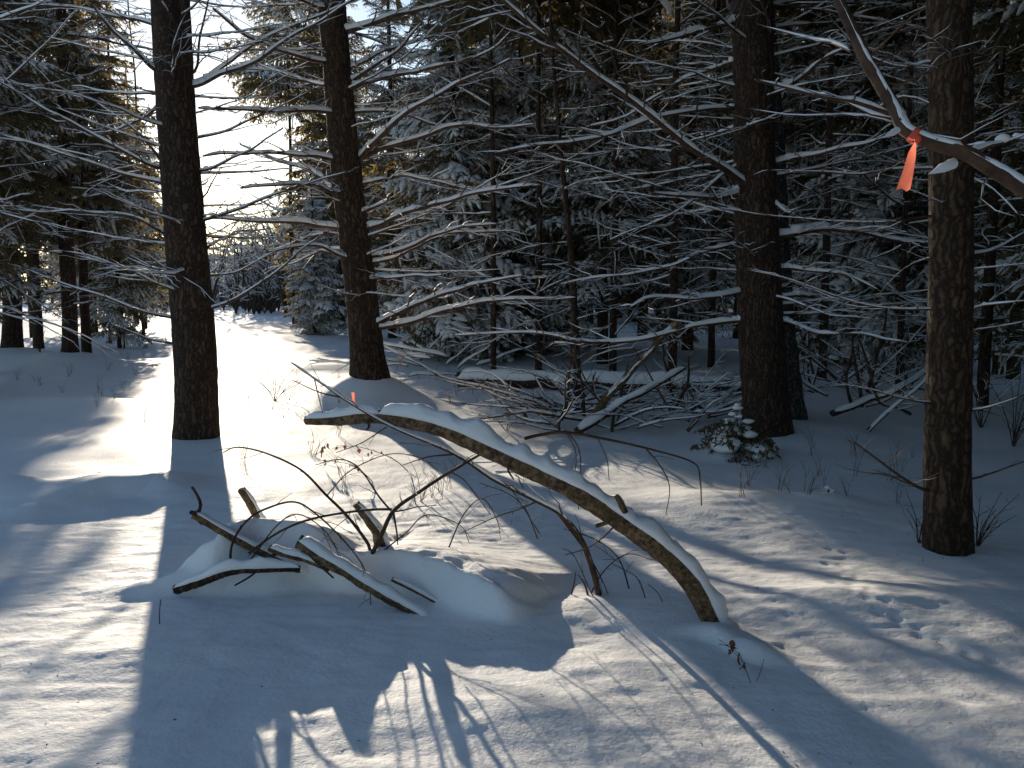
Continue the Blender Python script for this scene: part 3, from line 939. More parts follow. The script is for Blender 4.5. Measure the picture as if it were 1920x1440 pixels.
for k, (pts, dd, lab) in enumerate([([(840, 1030), (868, 965), (905, 935), (932, 975), (938, 1010)], [4.7, 4.6], 'thin hooped twig standing right of the forked branch'),
                                    ([(1008, 1010), (985, 955), (950, 925), (900, 905)], [4.9, 4.7], 'thin twig arching left below the middle of the arched log'),
                                    ([(702, 1046), (760, 1000), (800, 965), (862, 985), (880, 1020)], [4.5, 4.4], 'thin twig bowing right from the forked branch foot'),
                                    ([(1182, 1112), (1162, 1050), (1120, 1012), (1058, 992)], [4.45, 4.2], 'thin twig leaning left under the arched log lower half'),
                                    ([(612, 930), (660, 880), (735, 850), (800, 866), (838, 905)], [5.6, 5.2], 'long thin twig arched over the bright snow under the log tip'),
                                    ([(470, 1050), (520, 985), (560, 965), (612, 1000), (640, 1058)], [4.4, 4.25], 'small dark hoop of twig among the slanting sticks'),
                                    ([(1100, 1130), (1130, 1075), (1175, 1040), (1225, 1050)], [4.4, 4.3], 'thin twig bending right from the bowed branch foot')]):
    b = at(*pts[0], dd[0])
    o = thing('arched_twig', b, lab, 'twig', 'thin arching twigs')
    near_stick(o, pts, dd, .0032, .001, b, 'stem', 'twig', 0, 2, .09, .32, .16)


def snowy_stick(label, pts, deps, r0, r1, snow, caps=True, mat='bark_moss', name='fallen_stick', extra=(), sides=12, gaps=0.0):
    deps = np.interp(np.linspace(0, 1, len(pts)), np.linspace(0, 1, len(deps)), deps)
    W = np.array([at(p[0], p[1], d) for p, d in zip(pts, deps)])
    P = spline(W, 0.018, .003, rng)
    R = 1.12 * np.linspace(r0, r1, len(P)) * (1 + .12 * (smooth1(len(P), len(P) * .018, .05, rng) - .5))
    b = P[0].copy()
    o = thing(name, b, label, 'stick', 'snow topped sticks on the ledge')
    w_ = MB()
    tube(w_, P, R, sides, caps, .06, rng)
    wd = w_.build('wood', mat, o, b)
    if snow:
        s_ = MB()
        sv = np.linspace(0, 1, len(snow))
        snowcap(s_, P, R, .75 * np.interp(np.linspace(0, 1, len(P)), sv, snow), rng, 11, .07, gaps, steep=False, seat=.55)
        s_.build('snow', 'cap', wd, b)
    for e in extra:
        near_stick(o, e[0], e[1], e[2], e[3], b, 'twig', 'twig', 0, 0)
    return o


snowy_stick('bent brown stick lying low in the left hand snow mound', [(330, 1105), (375, 1090), (430, 1070), (490, 1066), (562, 1066)], [4.28, 4.22, 4.25], .022, .014, [.0, .025, .045, .05, .03], mat='bark_red')
snowy_stick('knobby stick slanting up to the left with a broken head', [(364, 964), (400, 985), (465, 1022), (530, 1055), (580, 1085)], [4.38, 4.42, 4.5], .022, .026, [.004, .006, .010, .02, .03],
            extra=[([(372, 962), (376, 945), (368, 925), (360, 913)], [4.38, 4.4], .007, .005), ([(366, 966), (358, 960)], [4.38, 4.34], .012, .008)])
snowy_stick('thick mossy stick sloping down to the right, snow along its top', [(562, 1016), (600, 1042), (640, 1066), (690, 1098), (740, 1128), (780, 1148), (812, 1166)], [4.30, 4.2, 4.10], .030, .022, [.02, .026, .022, .026, .03, .022, .005],
            extra=[([(715, 1122), (745, 1138), (770, 1150)], [4.12, 4.1], .005, .003), ([(790, 1160), (770, 1166)], [4.1, 4.08], .007, .004), ([(570, 1024), (590, 1050), (625, 1085)], [4.27, 4.22], .006, .003)])
snowy_stick('short snow capped stick between the two longer slanting ones', [(506, 1028), (535, 1040), (570, 1050), (618, 1068)], [4.28, 4.26], .016, .012, [.026, .024, .018, .01],
            extra=[([(515, 1036), (490, 1062), (470, 1080), (440, 1098)], [4.27, 4.2], .005, .003), ([(520, 1040), (470, 1050), (425, 1075)], [4.27, 4.18], .003, .0015)])
snowy_stick('slender sawn stub standing up behind the sticks, bright snow behind', [(453, 918), (470, 942), (485, 968), (505, 1000)], [4.72, 4.8], .019, .022, [.006, .012, .012, .02])
snowy_stick('leaning broken stub with snow down its back beside the forked branch', [(667, 944), (690, 972), (708, 1000), (716, 1040)], [4.6, 4.62], .019, .033, [.008, .015, .02, .02])
snowy_stick('thin dark stick half buried along the foot of the snow ledge', [(735, 1086), (770, 1104), (810, 1125), (850, 1142)], [4.28, 4.24], .010, .008, [.01, .015, .012, .006])


# ------------------------------------------------------------------ conifer boughs (templates joined into crowns)
def bough_template(rng, lite=False, fat=1.0):
    """One drooping bough of unit length along +X: needle sprays, twig wood, snow pads."""
    wv, nv, sv = MB(), MB(), MB()
    x = np.linspace(0, 1, 7)
    A = np.stack([x, 0.05 * np.sin(x * 4 + rng.random() * 6), 0.06 * x - 0.42 * x ** 2 + 0.10 * x ** 4], 1)
    tube(wv, A, np.linspace(0.014, 0.003, 7), 3)
    st = 0.13 if lite else 0.075
    u = 0.10
    while u < 1.0:
        for sg in (-1, 1):
            uu = min(1.0, u + rng.uniform(-.03, .03))
            p = np.array([np.interp(uu, x, A[:, j]) for j in range(3)])
            ln = (0.42 * (1 - uu) ** 0.7 + 0.10) * rng.uniform(.6, 1.15)
            d = unit(np.array([math.cos(0.9), sg * math.sin(0.9), rng.uniform(-.35, .05)]))
            q = np.linspace(0, 1, 4)[:, None]
            C = p + d * ln * q + np.array([0, 0, -0.85]) * ln * q * q * rng.uniform(.4, 1.2)
            for _ in range(5 if lite else 11):
                f = rng.random()
                c = np.array([np.interp(f, [0, .333, .667, 1], C[:, j]) for j in range(3)])
                v = unit(d * rng.uniform(.2, 1) + rng.normal(size=3) * .55 + np.array([0, 0, -.6]))
                l_ = rng.uniform(.045, .10) * (1.6 if lite else 1)
                pr = unit(np.cross(v, rng.normal(size=3))) * l_ * (.26 if lite else .17)
                nv.add([c - pr, c + pr, c + v * l_ + pr * .3, c + v * l_ - pr * .3], [(0, 1, 2, 3)])
            if rng.random() < 0.8:
                t = np.linspace(rng.uniform(0, .25), rng.uniform(.7, 1), 4)
                CP_ = np.stack([np.interp(t, [0, .333, .667, 1], C[:, j]) for j in range(3)], 1) + [0, 0, .010]
                rr = np.array([.010, .026, .024, .006]) * rng.uniform(.6, 1.5) * (1.3 if lite else fat)
                T_, sd_, up_ = frame(CP_)
                a_ = np.arange(4) * 2 * math.pi / 4
                V = CP_[:, None] + rr[:, None, None] * (1 + .25 * rng.normal(size=(4, 4, 1))) * (np.cos(a_)[None, :, None] * sd_[:, None] * 1.35 + np.sin(a_)[None, :, None] * up_[:, None] * .8)
                sv.add(V.reshape(-1, 3), grid_quads(4, 4))
        u += st
    for f in np.linspace(.12, .95, 5 if lite else 8):
        p = np.array([np.interp(f, x, A[:, j]) for j in range(3)])
        blob(sv, p + [0, 0, .02], (.055 * fat ** .5, .04 * fat * rng.uniform(.7, 1.5), .022 * fat), rng, 5, 4, .2)
    return [m.arrays() for m in (wv, nv, sv)]


def put(mb, arr, Rm, sc, loc):
    V, Q, T = arr
    mb.add(V @ (Rm.T * sc) + loc, Q, T)


def rot_zy(az, pitch, roll=0.0):
    ca, sa_, cp, sp, cr, sr = math.cos(az), math.sin(az), math.cos(pitch), math.sin(pitch), math.cos(roll), math.sin(roll)
    Rz = np.array([[ca, -sa_, 0], [sa_, ca, 0], [0, 0, 1]])
    Ry = np.array([[cp, 0, -sp], [0, 1, 0], [sp, 0, cp]])
    Rx = np.array([[1, 0, 0], [0, cr, -sr], [0, sr, cr]])
    return Rz @ Ry @ Rx


TPL = [bough_template(np.random.default_rng(100 + i), False, .8) for i in range(5)]
FATT = [bough_template(np.random.default_rng(150 + i), False, 1.3) for i in range(4)]
LITE = [bough_template(np.random.default_rng(200 + i), True) for i in range(4)]


def crown(seed, H, R, zb, step=0.42, per=6, snow=0.8, shape=0.8, tpl=TPL, loc=np.zeros(3), mbs=None, keep=None):
    g = np.random.default_rng(seed)
    w_, n_, s_ = mbs or (MB(), MB(), MB())
    z = zb
    while z < H - 0.3:
        f = (z - zb) / (H - zb)
        ln0 = R * (1 - f) ** shape * (0.55 + 0.45 * min(1, f / .12)) + 0.15
        a0 = g.random() * 6.28
        for k in range(per if f < .75 else 4):
            ln = ln0 * g.uniform(.6, 1.15)
            az = a0 + k * 6.283 / per + g.normal() * .3
            t = tpl[g.integers(len(tpl))]
            Rm = rot_zy(az, g.normal(0.05 + 0.35 * f, .14), g.normal() * .25)
            p = loc + np.array([0, 0, z + g.normal() * .12])
            put(w_, t[0], Rm, ln, p)
            put(n_, t[1], Rm, ln, p)
            if g.random() < snow:
                put(s_, t[2], Rm, ln, p)
        z += step * g.uniform(.8, 1.2)
    return w_, n_, s_


def plain_trunk(H, r, seed, mat='bark'):
    g = np.random.default_rng(seed)
    path = np.array([[g.normal() * .03, g.normal() * .03, h] for h in np.linspace(-.3, H, 8)])
    path[0, :2] = path[1, :2] = 0
    return trunk_mesh(path, lambda s_: max(.015, r * (1 - .85 * s_ / H)), mat, sides=10, step=.25, plate=.06, seed=seed)


VAR = []
for i, (H, R, zb, step, per, snow, shape) in enumerate([(14, 2.3, 2.2, .40, 7, .5, .75), (16, 2.0, 1.0, .42, 7, .5, .8), (12, 2.4, 0.5, .36, 7, .8, .85), (17, 2.7, 4.2, .42, 7, .3, .7), (9, 1.7, 0.35, .30, 8, 1.0, .9), (18, 2.9, 9.5, .42, 6, .25, .6)]):
    w_, n_, s_ = crown(300 + i, H, R, zb, step, per, snow, shape, FATT if i in (2, 4) else TPL)
    VAR.append((plain_trunk(H, (.055 + H * .007) if i != 5 else .11, 320 + i).mesh('trunk', 'bark'), w_.mesh('crown_wood', 'twig'), n_.mesh('needles', 'needle', smooth=False), s_.mesh('snow_load', 'farsnow'), H))


def spruce(px, d, v, label, sc=1.0, rz=0.0, group=None):
    p = at(px, 600, d)
    o = thing('spruce_tree', (p[0], d, hz(p[0], d) - .05), label, 'tree', group, rz, sc)
    t = VAR[v]
    link('trunk', t[0], o)
    c = link('crown', t[2], o)
    c['kind'] = 'stuff'
    link('crown_wood', t[1], c)['kind'] = 'stuff'
    link('snow_load', t[3], c)['kind'] = 'stuff'
    return o


R_ = random.Random(5)
SPR = [(590, 32, 4, 'heavily frosted low spruce drooping beside the middle pine mound', .72), (640, 38, 3, 'tall spruce behind the middle pine, beside the bright sky gap', .95),
       (552, 40, 5, 'tall slender pine with a high crown hanging over the sky gap', 1.0), (225, 25, 1, 'backlit spruce between the far left pair and the dark trunk', .62), (272, 36, 0, 'backlit spruce right beside the dark trunk, to its left', .62),
       (-170, 13, 1, 'near spruce beyond the left edge', .7),
       (735, 30, 1, 'snowy spruce rising just right of the middle pine crown', .9), (850, 21, 2, 'drooping spruce with boughs to the snow left of the fallen trunk', .95),
       (905, 26, 0, 'spruce with pale snow clumps behind the fallen trunk', .9), (975, 23, 2, 'heavily snowed spruce behind the slim dark sapling, to its left', 1.0),
       (1050, 27, 1, 'tall dark spruce deep behind the slim dark sapling', 1.0), (1130, 20, 0, 'dark spruce rising behind the brush pile', .85),
       (1205, 29, 3, 'tall spruce deep in the stand behind the leaning pole', 1.0), (1290, 23, 1, 'dark spruce behind the leaning pole tip', .9),
       (1385, 28, 3, 'tall spruce hidden behind the thick dark brown trunk', 1.0), (1500, 20, 0, 'blue shaded spruce directly right of the thick dark brown trunk', .9),
       (1580, 26, 1, 'tall blue shaded spruce midway between the two right hand trunks', 1.0), (1650, 18, 2, 'blue shaded spruce left of the slim front trunk', .85),
       (1720, 29, 3, 'tall spruce behind the slim front trunk, to its left', 1.0), (1810, 22, 0, 'spruce in shade just right of the slim front trunk', .95),
       (1880, 16, 1, 'shaded spruce near the right edge of the picture', .8), (1975, 21, 2, 'shaded spruce at the very right edge', 1.0), (2080, 16, 0, 'spruce just beyond the right edge', .9),
       (70, 25, 3, 'backlit spruce between the two far left trunks', .85), (-40, 19, 0, 'backlit spruce at the very left edge', .8), (175, 33, 1, 'backlit spruce beyond the far left trunks, on the clearing edge', .9),
       (255, 40, 0, 'backlit spruce nearest the sky gap on its left side', .85), (-25, 17, 3, 'backlit spruce rising at the left edge before the far left trunk', .7), (160, 22, 3, 'backlit spruce just right of the far left pair', .72), (-160, 27, 1, 'spruce beyond the left edge', .9)]
for i, (px, d, v, lab, sc) in enumerate(SPR):
    spruce(px, d, v, lab, sc, R_.uniform(0, 6.28), 'spruces in the wood')

w_, n_, s_ = crown(950, 17.0, 3.3, 8.2, .6, 7, .3, .55, LITE)
HIGH = (n_.mesh('needles', 'needle', smooth=False), w_.mesh('crown_wood', 'twig'), s_.mesh('snow_load', 'farsnow'))


def shade_crown(o_, dz, rz_, sc_=1.0):  # crown added high up, mostly out of view, to keep skylight off the stand
    c = link('crown', HIGH[0], o_, (0, 0, dz), (0, 0, rz_), sc_)
    c['kind'] = 'stuff'
    link('crown_wood', HIGH[1], c)['kind'] = 'stuff'
    link('snow_load', HIGH[2], c)['kind'] = 'stuff'


for o_, rz_, dz in ((tm, .4, 0), (tw, 1.3, -.5), (tf, 2.2, -2.5), (to, 3.0, -2.0), (tl, 4.1, 1.0)):
    shade_crown(o_, dz, rz_, .95)
for k, (x_, y_, v, sc_) in enumerate([(6.2, 6.5, 1, .8), (7.8, 3.2, 0, .9), (5.6, 0.2, 3, .8), (8.5, -2.5, 1, .95), (9.5, 8.5, 2, 1.0), (11, 4.5, 3, 1.0), (4.6, -3.0, 0, 1.0), (6.8, -5.5, 2, 1.2), (2.4, -6.5, 1, 1.0), (10.5, 0.6, 2, 1.2), (7.2, 10.5, 1, 1.0), (13, -3, 0, 1.2), (10, -9, 1, 1.1), (5, -11, 0, 1.1), (14, 8, 1, 1.1)]):  # unseen spruces added to the right and behind the camera to block skylight
    o = thing('spruce_tree', (x_, y_, hz(x_, y_) - .05), 'unseen spruce added beyond the right edge to shade the snow', 'tree', 'spruces beyond the right edge', k * 1.1, sc_)
    t = VAR[v]
    link('trunk', t[0], o)
    c = link('crown', t[2], o)
    c['kind'] = 'stuff'
    link('crown_wood', t[1], c)['kind'] = 'stuff'
    link('snow_load', t[3], c)['kind'] = 'stuff'
# ------------------------------------------------------------------ bare lower trunks of the stand, with dead branches
BL = []
for i in range(9):
    g = np.random.default_rng(400 + i)
    L_ = g.uniform(1.3, 2.7)
    n = 7
    x = np.linspace(0, 1, n)
    P = np.stack([x * L_, .12 * L_ * np.sin(x * 2.5 + g.random() * 6) * x, L_ * (g.uniform(-.18, .12) * x + g.uniform(-.1, .15) * x ** 2)], 1)
    P = spline(P, .1, .012, g)
    w_, s_ = MB(), MB()
    grow(w_, s_, P, np.linspace(.016, .004, len(P)), g, 0, 2, .15, .4, .7, .018, .03, .45)
    BL.append((w_.mesh('branch', 'twig'), s_.mesh('snow', 'cap'), L_))
STEM = [plain_trunk(13, r, 430 + i, 'bark').mesh('trunk', 'bark') for i, r in enumerate((.11, .075, .05, .04))]


def stand_tree(px, d, stem, nb_, label, lo=.7, hi=7.0, sc=1.0, arc=None, x=None):
    p = at(px, 600, d)
    o = thing('pine_tree', (p[0], d, hz(p[0], d) - .05), label, 'tree', 'bare trunks of the stand', R_.uniform(0, 6.28), sc)
    link('trunk', STEM[stem], o)
    nb = int(nb_ * 1.5)
    if px > 600:
        shade_crown(o, R_.uniform(-1.5, .5), R_.uniform(0, 6.28), R_.uniform(.9, 1.2))
    for k in range(nb):
        h = lo + (hi - lo) * (k + R_.random()) / nb
        b = BL[R_.randrange(len(BL))]
        s_ = R_.uniform(.65, 1.1)
        br = link('branch', b[0], o, (0, 0, h), (R_.uniform(-.5, .5), R_.gauss(-.06, .24), R_.uniform(0, 6.28)), s_)
        link('snow', b[1], br)
    return o


STAND = [(925, 14.5, 2, 20, 'thin trunk standing in front of the fallen trunk'), (1010, 18, 1, 24, 'bare trunk left of the slim dark sapling, behind the fallen trunk'), (1150, 17, 1, 26, 'bare trunk rising behind the brush pile, left of the leaning pole'), (1262, 14.5, 1, 26, 'bare trunk behind the leaning pole tip'),
         (1335, 18, 1, 24, 'bare trunk just left of the thick dark brown trunk'), (1545, 15, 1, 26, 'bare trunk right of the lichened trunk'), (1610, 18, 0, 26, 'bare trunk midway between the right hand pines'),
         (1690, 13, 2, 24, 'thin trunk just left of the slim front trunk'), (1850, 11, 1, 24, 'bare trunk just right of the slim front trunk'), (1905, 15, 0, 24, 'bare trunk at the right edge'), (1990, 12, 1, 22, 'bare trunk beyond the right edge'),
         (1430, 19, 0, 22, 'bare trunk hidden behind the thick dark brown trunk'),
         (205, 27, 2, 22, 'thin backlit trunk between the far left pair and the dark trunk'), (-60, 15, 1, 30, 'trunk beyond the left edge', .7, 7, 1.25), (-130, 10.5, 0, 34, 'near trunk just outside the left edge', .9, 6.5, 1.3), (60, 30, 1, 26, 'bare trunk across the clearing between the far left pair', .7, 7, 1.3), (268, 31, 2, 22, 'thin backlit trunk close to the dark trunk, to its left', .7, 8, 1.2)]
for a in STAND:
    stand_tree(*a)

# extra dead branches on the traced pines
for o_, P_, n_, lo_, hi_, sc_ in ((tm, pm - bm_, 34, 1.0, 6.0, 1.0), (tw, pw - bw_, 34, 1.2, 6.0, .95), (tl, pl_ - bl, 40, 1.6, 6.0, .9), (tf, pf - bf_, 10, 1.3, 4.5, .45)):
    for k in range(n_):
        h = lo_ + (hi_ - lo_) * (k + R_.random()) / n_
        q = np.array([np.interp(h, P_[:, 2], P_[:, j]) for j in range(3)])
        b2 = BL[R_.randrange(len(BL))]
        br = link('branch', b2[0], o_, q, (R_.uniform(-.3, .3), R_.uniform(-.22, .08), R_.uniform(0, 6.28)), sc_ * R_.uniform(.6, 1.15))
        link('snow', b2[1], br)
# the far left pair
for k, (foot, r0, lab, tp) in enumerate([('far_a', .20, 'far trunk on a snow mound at the left edge', (5, 0)), ('far_b', .16, 'far trunk on a snow mound, second from the left edge', (112, 0))]):
    o, b, P = near_tree('pine_tree', foot, tp, r0, .009, 'bark', lab, H=12, sides=16, patches=0, seed=20 + k)
    for j in range(36):
        br = BL[R_.randrange(9)]
        q = link('branch', br[0], o, P[min(9, 1 + j // 5)] - b + np.array([0, 0, .4 * R_.random()]), (R_.uniform(-.3, .3), R_.uniform(-.25, .1), R_.uniform(0, 6.28)), R_.uniform(.9, 1.8))
        link('snow', br[1], q)

# slim sapling in front of the stand
b = at(1085, 720, 11.3)
b[2] = hz(b[0], b[1]) - .1
o = thing('sapling_tree', b, 'slim dark sapling trunk leaning slightly before the snowed spruce', 'tree')
path = np.array([b, at(1078, 600, 11.3), at(1068, 450, 11.3), at(1052, 290, 11.3), at(1040, 150, 11.3), at(1030, 0, 11.3)])
trunk_mesh(path, lambda s_: .052 - .007 * s_, 'bark', sides=12, step=.1, plate=.08, seed=31).build('trunk', 'bark', o, b)
for k in range(12):
    q = path[1] + (path[5] - path[1]) * k / 12
    br = BL[R_.randrange(9)]
    r_ = link('branch', br[0], o, q - b, (0, R_.uniform(-.2, .1), R_.uniform(0, 6.28)), R_.uniform(.35, .7))
    link('snow', br[1], r_)

# ------------------------------------------------------------------ the far wood and frosted thicket (read as masses)
g = np.random.default_rng(77)
FARV = []
for k, (H, R, zb, st_, sn_) in enumerate([(13, 2.6, .5, .8, .7), (15, 2.8, 1.2, .9, .7), (10, 2.4, .2, .7, 1.0)]):
    w_, n_, s_ = crown(900 + k, H, R, zb, st_, 5, sn_, .72, LITE)
    tube(w_, np.array([[0, 0, -.3], [0, 0, H * .6], [0, 0, H]]), [.2, .12, .02], 6)
    FARV.append((n_.mesh('far_crown', 'needle', smooth=False), w_.mesh('far_trunk', 'bark'), s_.mesh('far_snow', 'farsnow')))
fw = link('far_wood', None)
tag(fw, 'dense far spruce wood closing the view behind the stand', 'wood', kind='stuff')


def far_tree(px, dd, v, sc):
    p = at(px, 600, dd)
    c_ = link('crown', FARV[v][0], fw, (p[0], dd, hz(p[0], dd)), (0, 0, g.uniform(0, 6.28)), sc)
    for nm_, me_ in (('trunk', FARV[v][1]), ('snow_load', FARV[v][2])):
        link(nm_, me_, c_)['kind'] = 'stuff'
    c_['kind'] = 'stuff'


for px in np.arange(560, 2500, 42):
    for d in (42, 56, 74):
        if g.random() < .2 or px < 520 + d:
            continue
        far_tree(px + g.uniform(-20, 20), d + g.uniform(-6, 6), int(g.integers(2)), g.uniform(.8, 1.2))
for px in np.arange(-450, 280, 34):
    far_tree(px + g.uniform(-14, 14), g.uniform(95, 125), int(g.integers(3)), g.uniform(.7, 1.1))
for px in np.arange(275, 600, 13):
    far_tree(px, g.uniform(86, 106), 2, g.uniform(.65, .95))
# frosted thicket at the far side of the lit clearing
BUSH = []
for k in range(5):
    bw2, bs2 = MB(), MB()
    for j in range(5):
        a_ = g.uniform(0, 6.28)
        tip = np.array([math.cos(a_) * .35, math.sin(a_) * .35, g.uniform(.7, 1)]) * 5
        P = spline([np.zeros(3), tip * .5 + [0, 0, .6], tip], .5, .05, g)
        grow(bw2, bs2, P, np.linspace(.045, .012, len(P)), g, 0, 2, .42, .45, 1.8, .15, .05, .05)
    BUSH.append((bw2.mesh('bush', 'twig'), bs2.mesh('bush_snow', 'farsnow')))
th = link('frosted_thicket', None)
tag(th, 'pale frosted thicket across the sunlit clearing below the sky gap', 'thicket', kind='stuff')
for k in range(95):
    px, dd = g.uniform(285, 660), g.uniform(56, 80)
    p = at(px, 600, dd)
    hh = g.uniform(.7, 1.45) * (1.0 if px < 530 else 1.25) * (.6 if px < 380 else 1)
    bt = BUSH[g.integers(5)]
    b_ = link('bush', bt[0], th, (p[0], dd, hz(p[0], dd)), (0, 0, g.uniform(0, 6.28)), hh)
    b_['kind'] = 'stuff'
    link('snow_load', bt[1], b_)['kind'] = 'stuff'

# ------------------------------------------------------------------ fallen trunk, brush pile, leaning pole
def lying(name, label, p0, p1, r0, r1, mat, snow, cat='log', group=None, sag=0.0, top=1, spacing=.3, maxlen=.5, seed=0, caps=True):
    gg = np.random.default_rng(seed)
    p0, p1 = np.asarray(p0, float), np.asarray(p1, float)
    mid = (p0 + p1) / 2 + np.array([gg.normal() * .05, gg.normal() * .05, sag])
    P = spline([p0, mid, p1], .08, .012, gg)
    R = np.linspace(r0, r1, len(P))
    o = thing(name, p0, label, cat, group)
    w_, s_ = MB(), MB()
    if r0 > .05:
        tube(w_, P, R, 12, caps, .04, gg)
        snowcap(s_, P, R, snow, gg, 9, .3, .05)
    else:
        grow(w_, s_, P, R, gg, 0, top, spacing, .35, maxlen, snow, .02)
        if caps:
            tube(w_, P[:2], R[:2] * 1.01, 8, True)
    wd = w_.build('wood', mat, o, p0)
    if s_.n:
        s_.build('snow', 'cap', wd, p0)
    return o


def gz(px, py, d, z=None):
    p = at(px, py, d)
    if z is not None:
        p[2] = hz(p[0], p[1]) + z
    return p


lying('fallen_log', 'long fallen trunk lying on the snow behind the brush pile', gz(862, 690, 14.6, .12), gz(1420, 700, 12.6, .16), .13, .10, 'bark', .06, seed=1)
lying('fallen_log', 'snow covered trunk leaning low between the two right hand pines', gz(1560, 760, 9.6, .12), gz(1760, 715, 10.2, .65), .036, .028, 'bark', .02, seed=3)
lying('leaning_pole', 'long bare pole leaning up to the right out of the brush pile', gz(1095, 802, 9.7), gz(1268, 604, 9.9), .048, .032, 'bark_moss', .012, 'pole', top=0, seed=4)
tip = MB()
qa, qb = gz(1258, 616, 9.9), gz(1268, 604, 9.86)
tube(tip, np.array([qa, qb, qb + (qb - qa) * .5]), [.036, .03, .004], 8, False, .15, rng)
po = [o_ for o_ in COL.objects if o_.name.startswith('leaning_pole')][-1]
tip.build('broken_tip', 'wood', po, po.location)
lying('leaning_pole', 'thick snow topped pole low in the brush pile, sloping up right', gz(1080, 810, 9.5), gz(1285, 690, 10.0), .045, .03, 'twig', .03, 'pole', top=1, seed=5)
lying('brush_branch', 'bare branch arching left out of the snow before the brush pile', gz(988, 785, 10.2), gz(860, 700, 10.6), .020, .006, 'twig_red', .012, 'branch', sag=.22, top=2, seed=6)
lying('brush_branch', 'steep snowy branch standing at the left end of the brush pile', gz(1045, 780, 10.3), gz(1000, 700, 10.6), .022, .008, 'twig', .02, 'branch', top=2, seed=7)
gg = np.random.default_rng(88)
for k in range(56):
    x0, y0 = gg.uniform(1030, 1340), gg.uniform(730, 805)
    d0 = 9.3 + (805 - y0) * .022 + gg.uniform(0, .6)
    p0 = gz(x0, y0, d0, gg.uniform(.0, .25))
    a_ = gg.uniform(-.6, 3.6)
    L_ = gg.uniform(.6, 1.7)
    p1 = p0 + np.array([math.cos(a_) * L_, gg.normal() * .4, abs(math.sin(a_)) * L_ * .55 + .02])
    r0 = gg.uniform(.010, .03)
    lying('brush_stick', 'dead snow dusted stick jumbled in the brush pile before the fallen trunk', p0, p1, r0, r0 * .4, ('twig', 'twig_red')[k % 2], .010, 'stick', 'loose sticks of the brush pile', gg.normal() * .06, 2, .10, .4, seed=500 + k, caps=False)
for k in range(34):
    x0, y0 = gg.uniform(1500, 1740), gg.uniform(700, 835)
    d0 = 9.2 + (835 - y0) * .03 + gg.uniform(0, .8)
    p0 = gz(x0, y0, d0, gg.uniform(.0, .35))
    a_ = gg.uniform(-.4, 3.5)
    L_ = gg.uniform(.6, 1.9)
    p1 = p0 + np.array([math.cos(a_) * L_, gg.normal() * .4, abs(math.sin(a_)) * L_ * .6 + .02])
    r0 = gg.uniform(.009, .026)
    lying('brush_stick', 'dead stick jumbled in the shaded brush between the two right hand pines', p0, p1, r0, r0 * .4, 'twig', .012, 'stick', 'loose sticks of the shaded brush', gg.normal() * .06, 2, .10, .4, seed=600 + k, caps=False)
for k in range(16):
    x0, y0 = gg.uniform(735, 900), gg.uniform(630, 690)
    d0 = 15 + (690 - y0) * .06
    p0 = gz(x0, y0, d0, gg.uniform(0, .5))
    a_ = gg.uniform(0, 3.14)
    L_ = gg.uniform(.8, 2.0)
    lying('brush_stick', 'snowy stick in the tangle at the foot of the drooping spruce', p0, p0 + np.array([math.cos(a_) * L_, gg.normal() * .3, math.sin(a_) * L_ * .45]), .018, .007, 'twig', .05, 'stick', 'loose sticks by the drooping spruce', 0, 2, .2, .5, seed=700 + k, caps=False)


# ------------------------------------------------------------------ little firs
def little_fir(px, py, d, H, R, label, seed, lean=0.0):
    p = gz(px, py, d, -.02)
    gq = np.random.default_rng(seed)
    o = thing('young_fir', p, label, 'sapling', 'young firs poking from the snow')
    w_, n_, s_ = MB(), MB(), MB()
    tube(w_, np.array([[0, 0, 0], [0, 0, H * .5], [lean, 0, H]]), [.009, .006, .002], 6)
    w_.build('stem', 'twig', o)
    crown(seed, H, R, H * .08, H * .07, 7, 0, .55, LITE, np.zeros(3), (MB(), n_, MB()))
    V, Q, T = n_.arrays()
    n_.build('needles', 'needle', o, smooth=False)
    for k in range(34):
        f = gq.random() ** 1.8
        a_ = gq.uniform(0, 6.28)
        rr = R * (1 - f) * gq.uniform(.45, 1.0)
        sz = R * .34 * (1 - f * .55) * gq.uniform(.6, 1.3)
        blob(s_, (math.cos(a_) * rr, math.sin(a_) * rr, H * (.16 + .84 * f) - rr * .1), (sz, sz, sz * .45), gq, 9, 6, .16)
    s_.build('snow', 'cap', o)
    return o


little_fir(1380, 862, 8.2, .46, .26, 'little snow capped fir at the foot of the thick dark brown trunk', 41)
little_fir(1552, 952, 6.25, .09, .05, 'tiny fir tip peeking from a drift in the shaded snow', 42)
little_fir(1428, 868, 8.1, .12, .12, 'low fir twig buried in snow right beside the little fir', 43)

# ------------------------------------------------------------------ dry weeds, leafy sprigs, twigs, shrubs
def leaf_mesh(gq, L_):
    x = np.linspace(0, 1, 5)
    wd = np.array([.05, .32, .36, .2, .02]) * L_
    c = np.stack([np.zeros(5), .12 * L_ * np.sin(x * 3), -x * L_], 1)
    V = np.stack([c - np.stack([wd, -.12 * L_ * np.ones(5), 0 * wd], 1), c, c + np.stack([wd, .12 * L_ * np.ones(5), 0 * wd], 1)], 1)
    mb = MB()
    mb.add(V.reshape(-1, 3), grid_quads(5, 3, False))
    return mb.mesh('leaf', 'leaf')


LEAF = [leaf_mesh(RNG, .055), leaf_mesh(RNG, .04)]


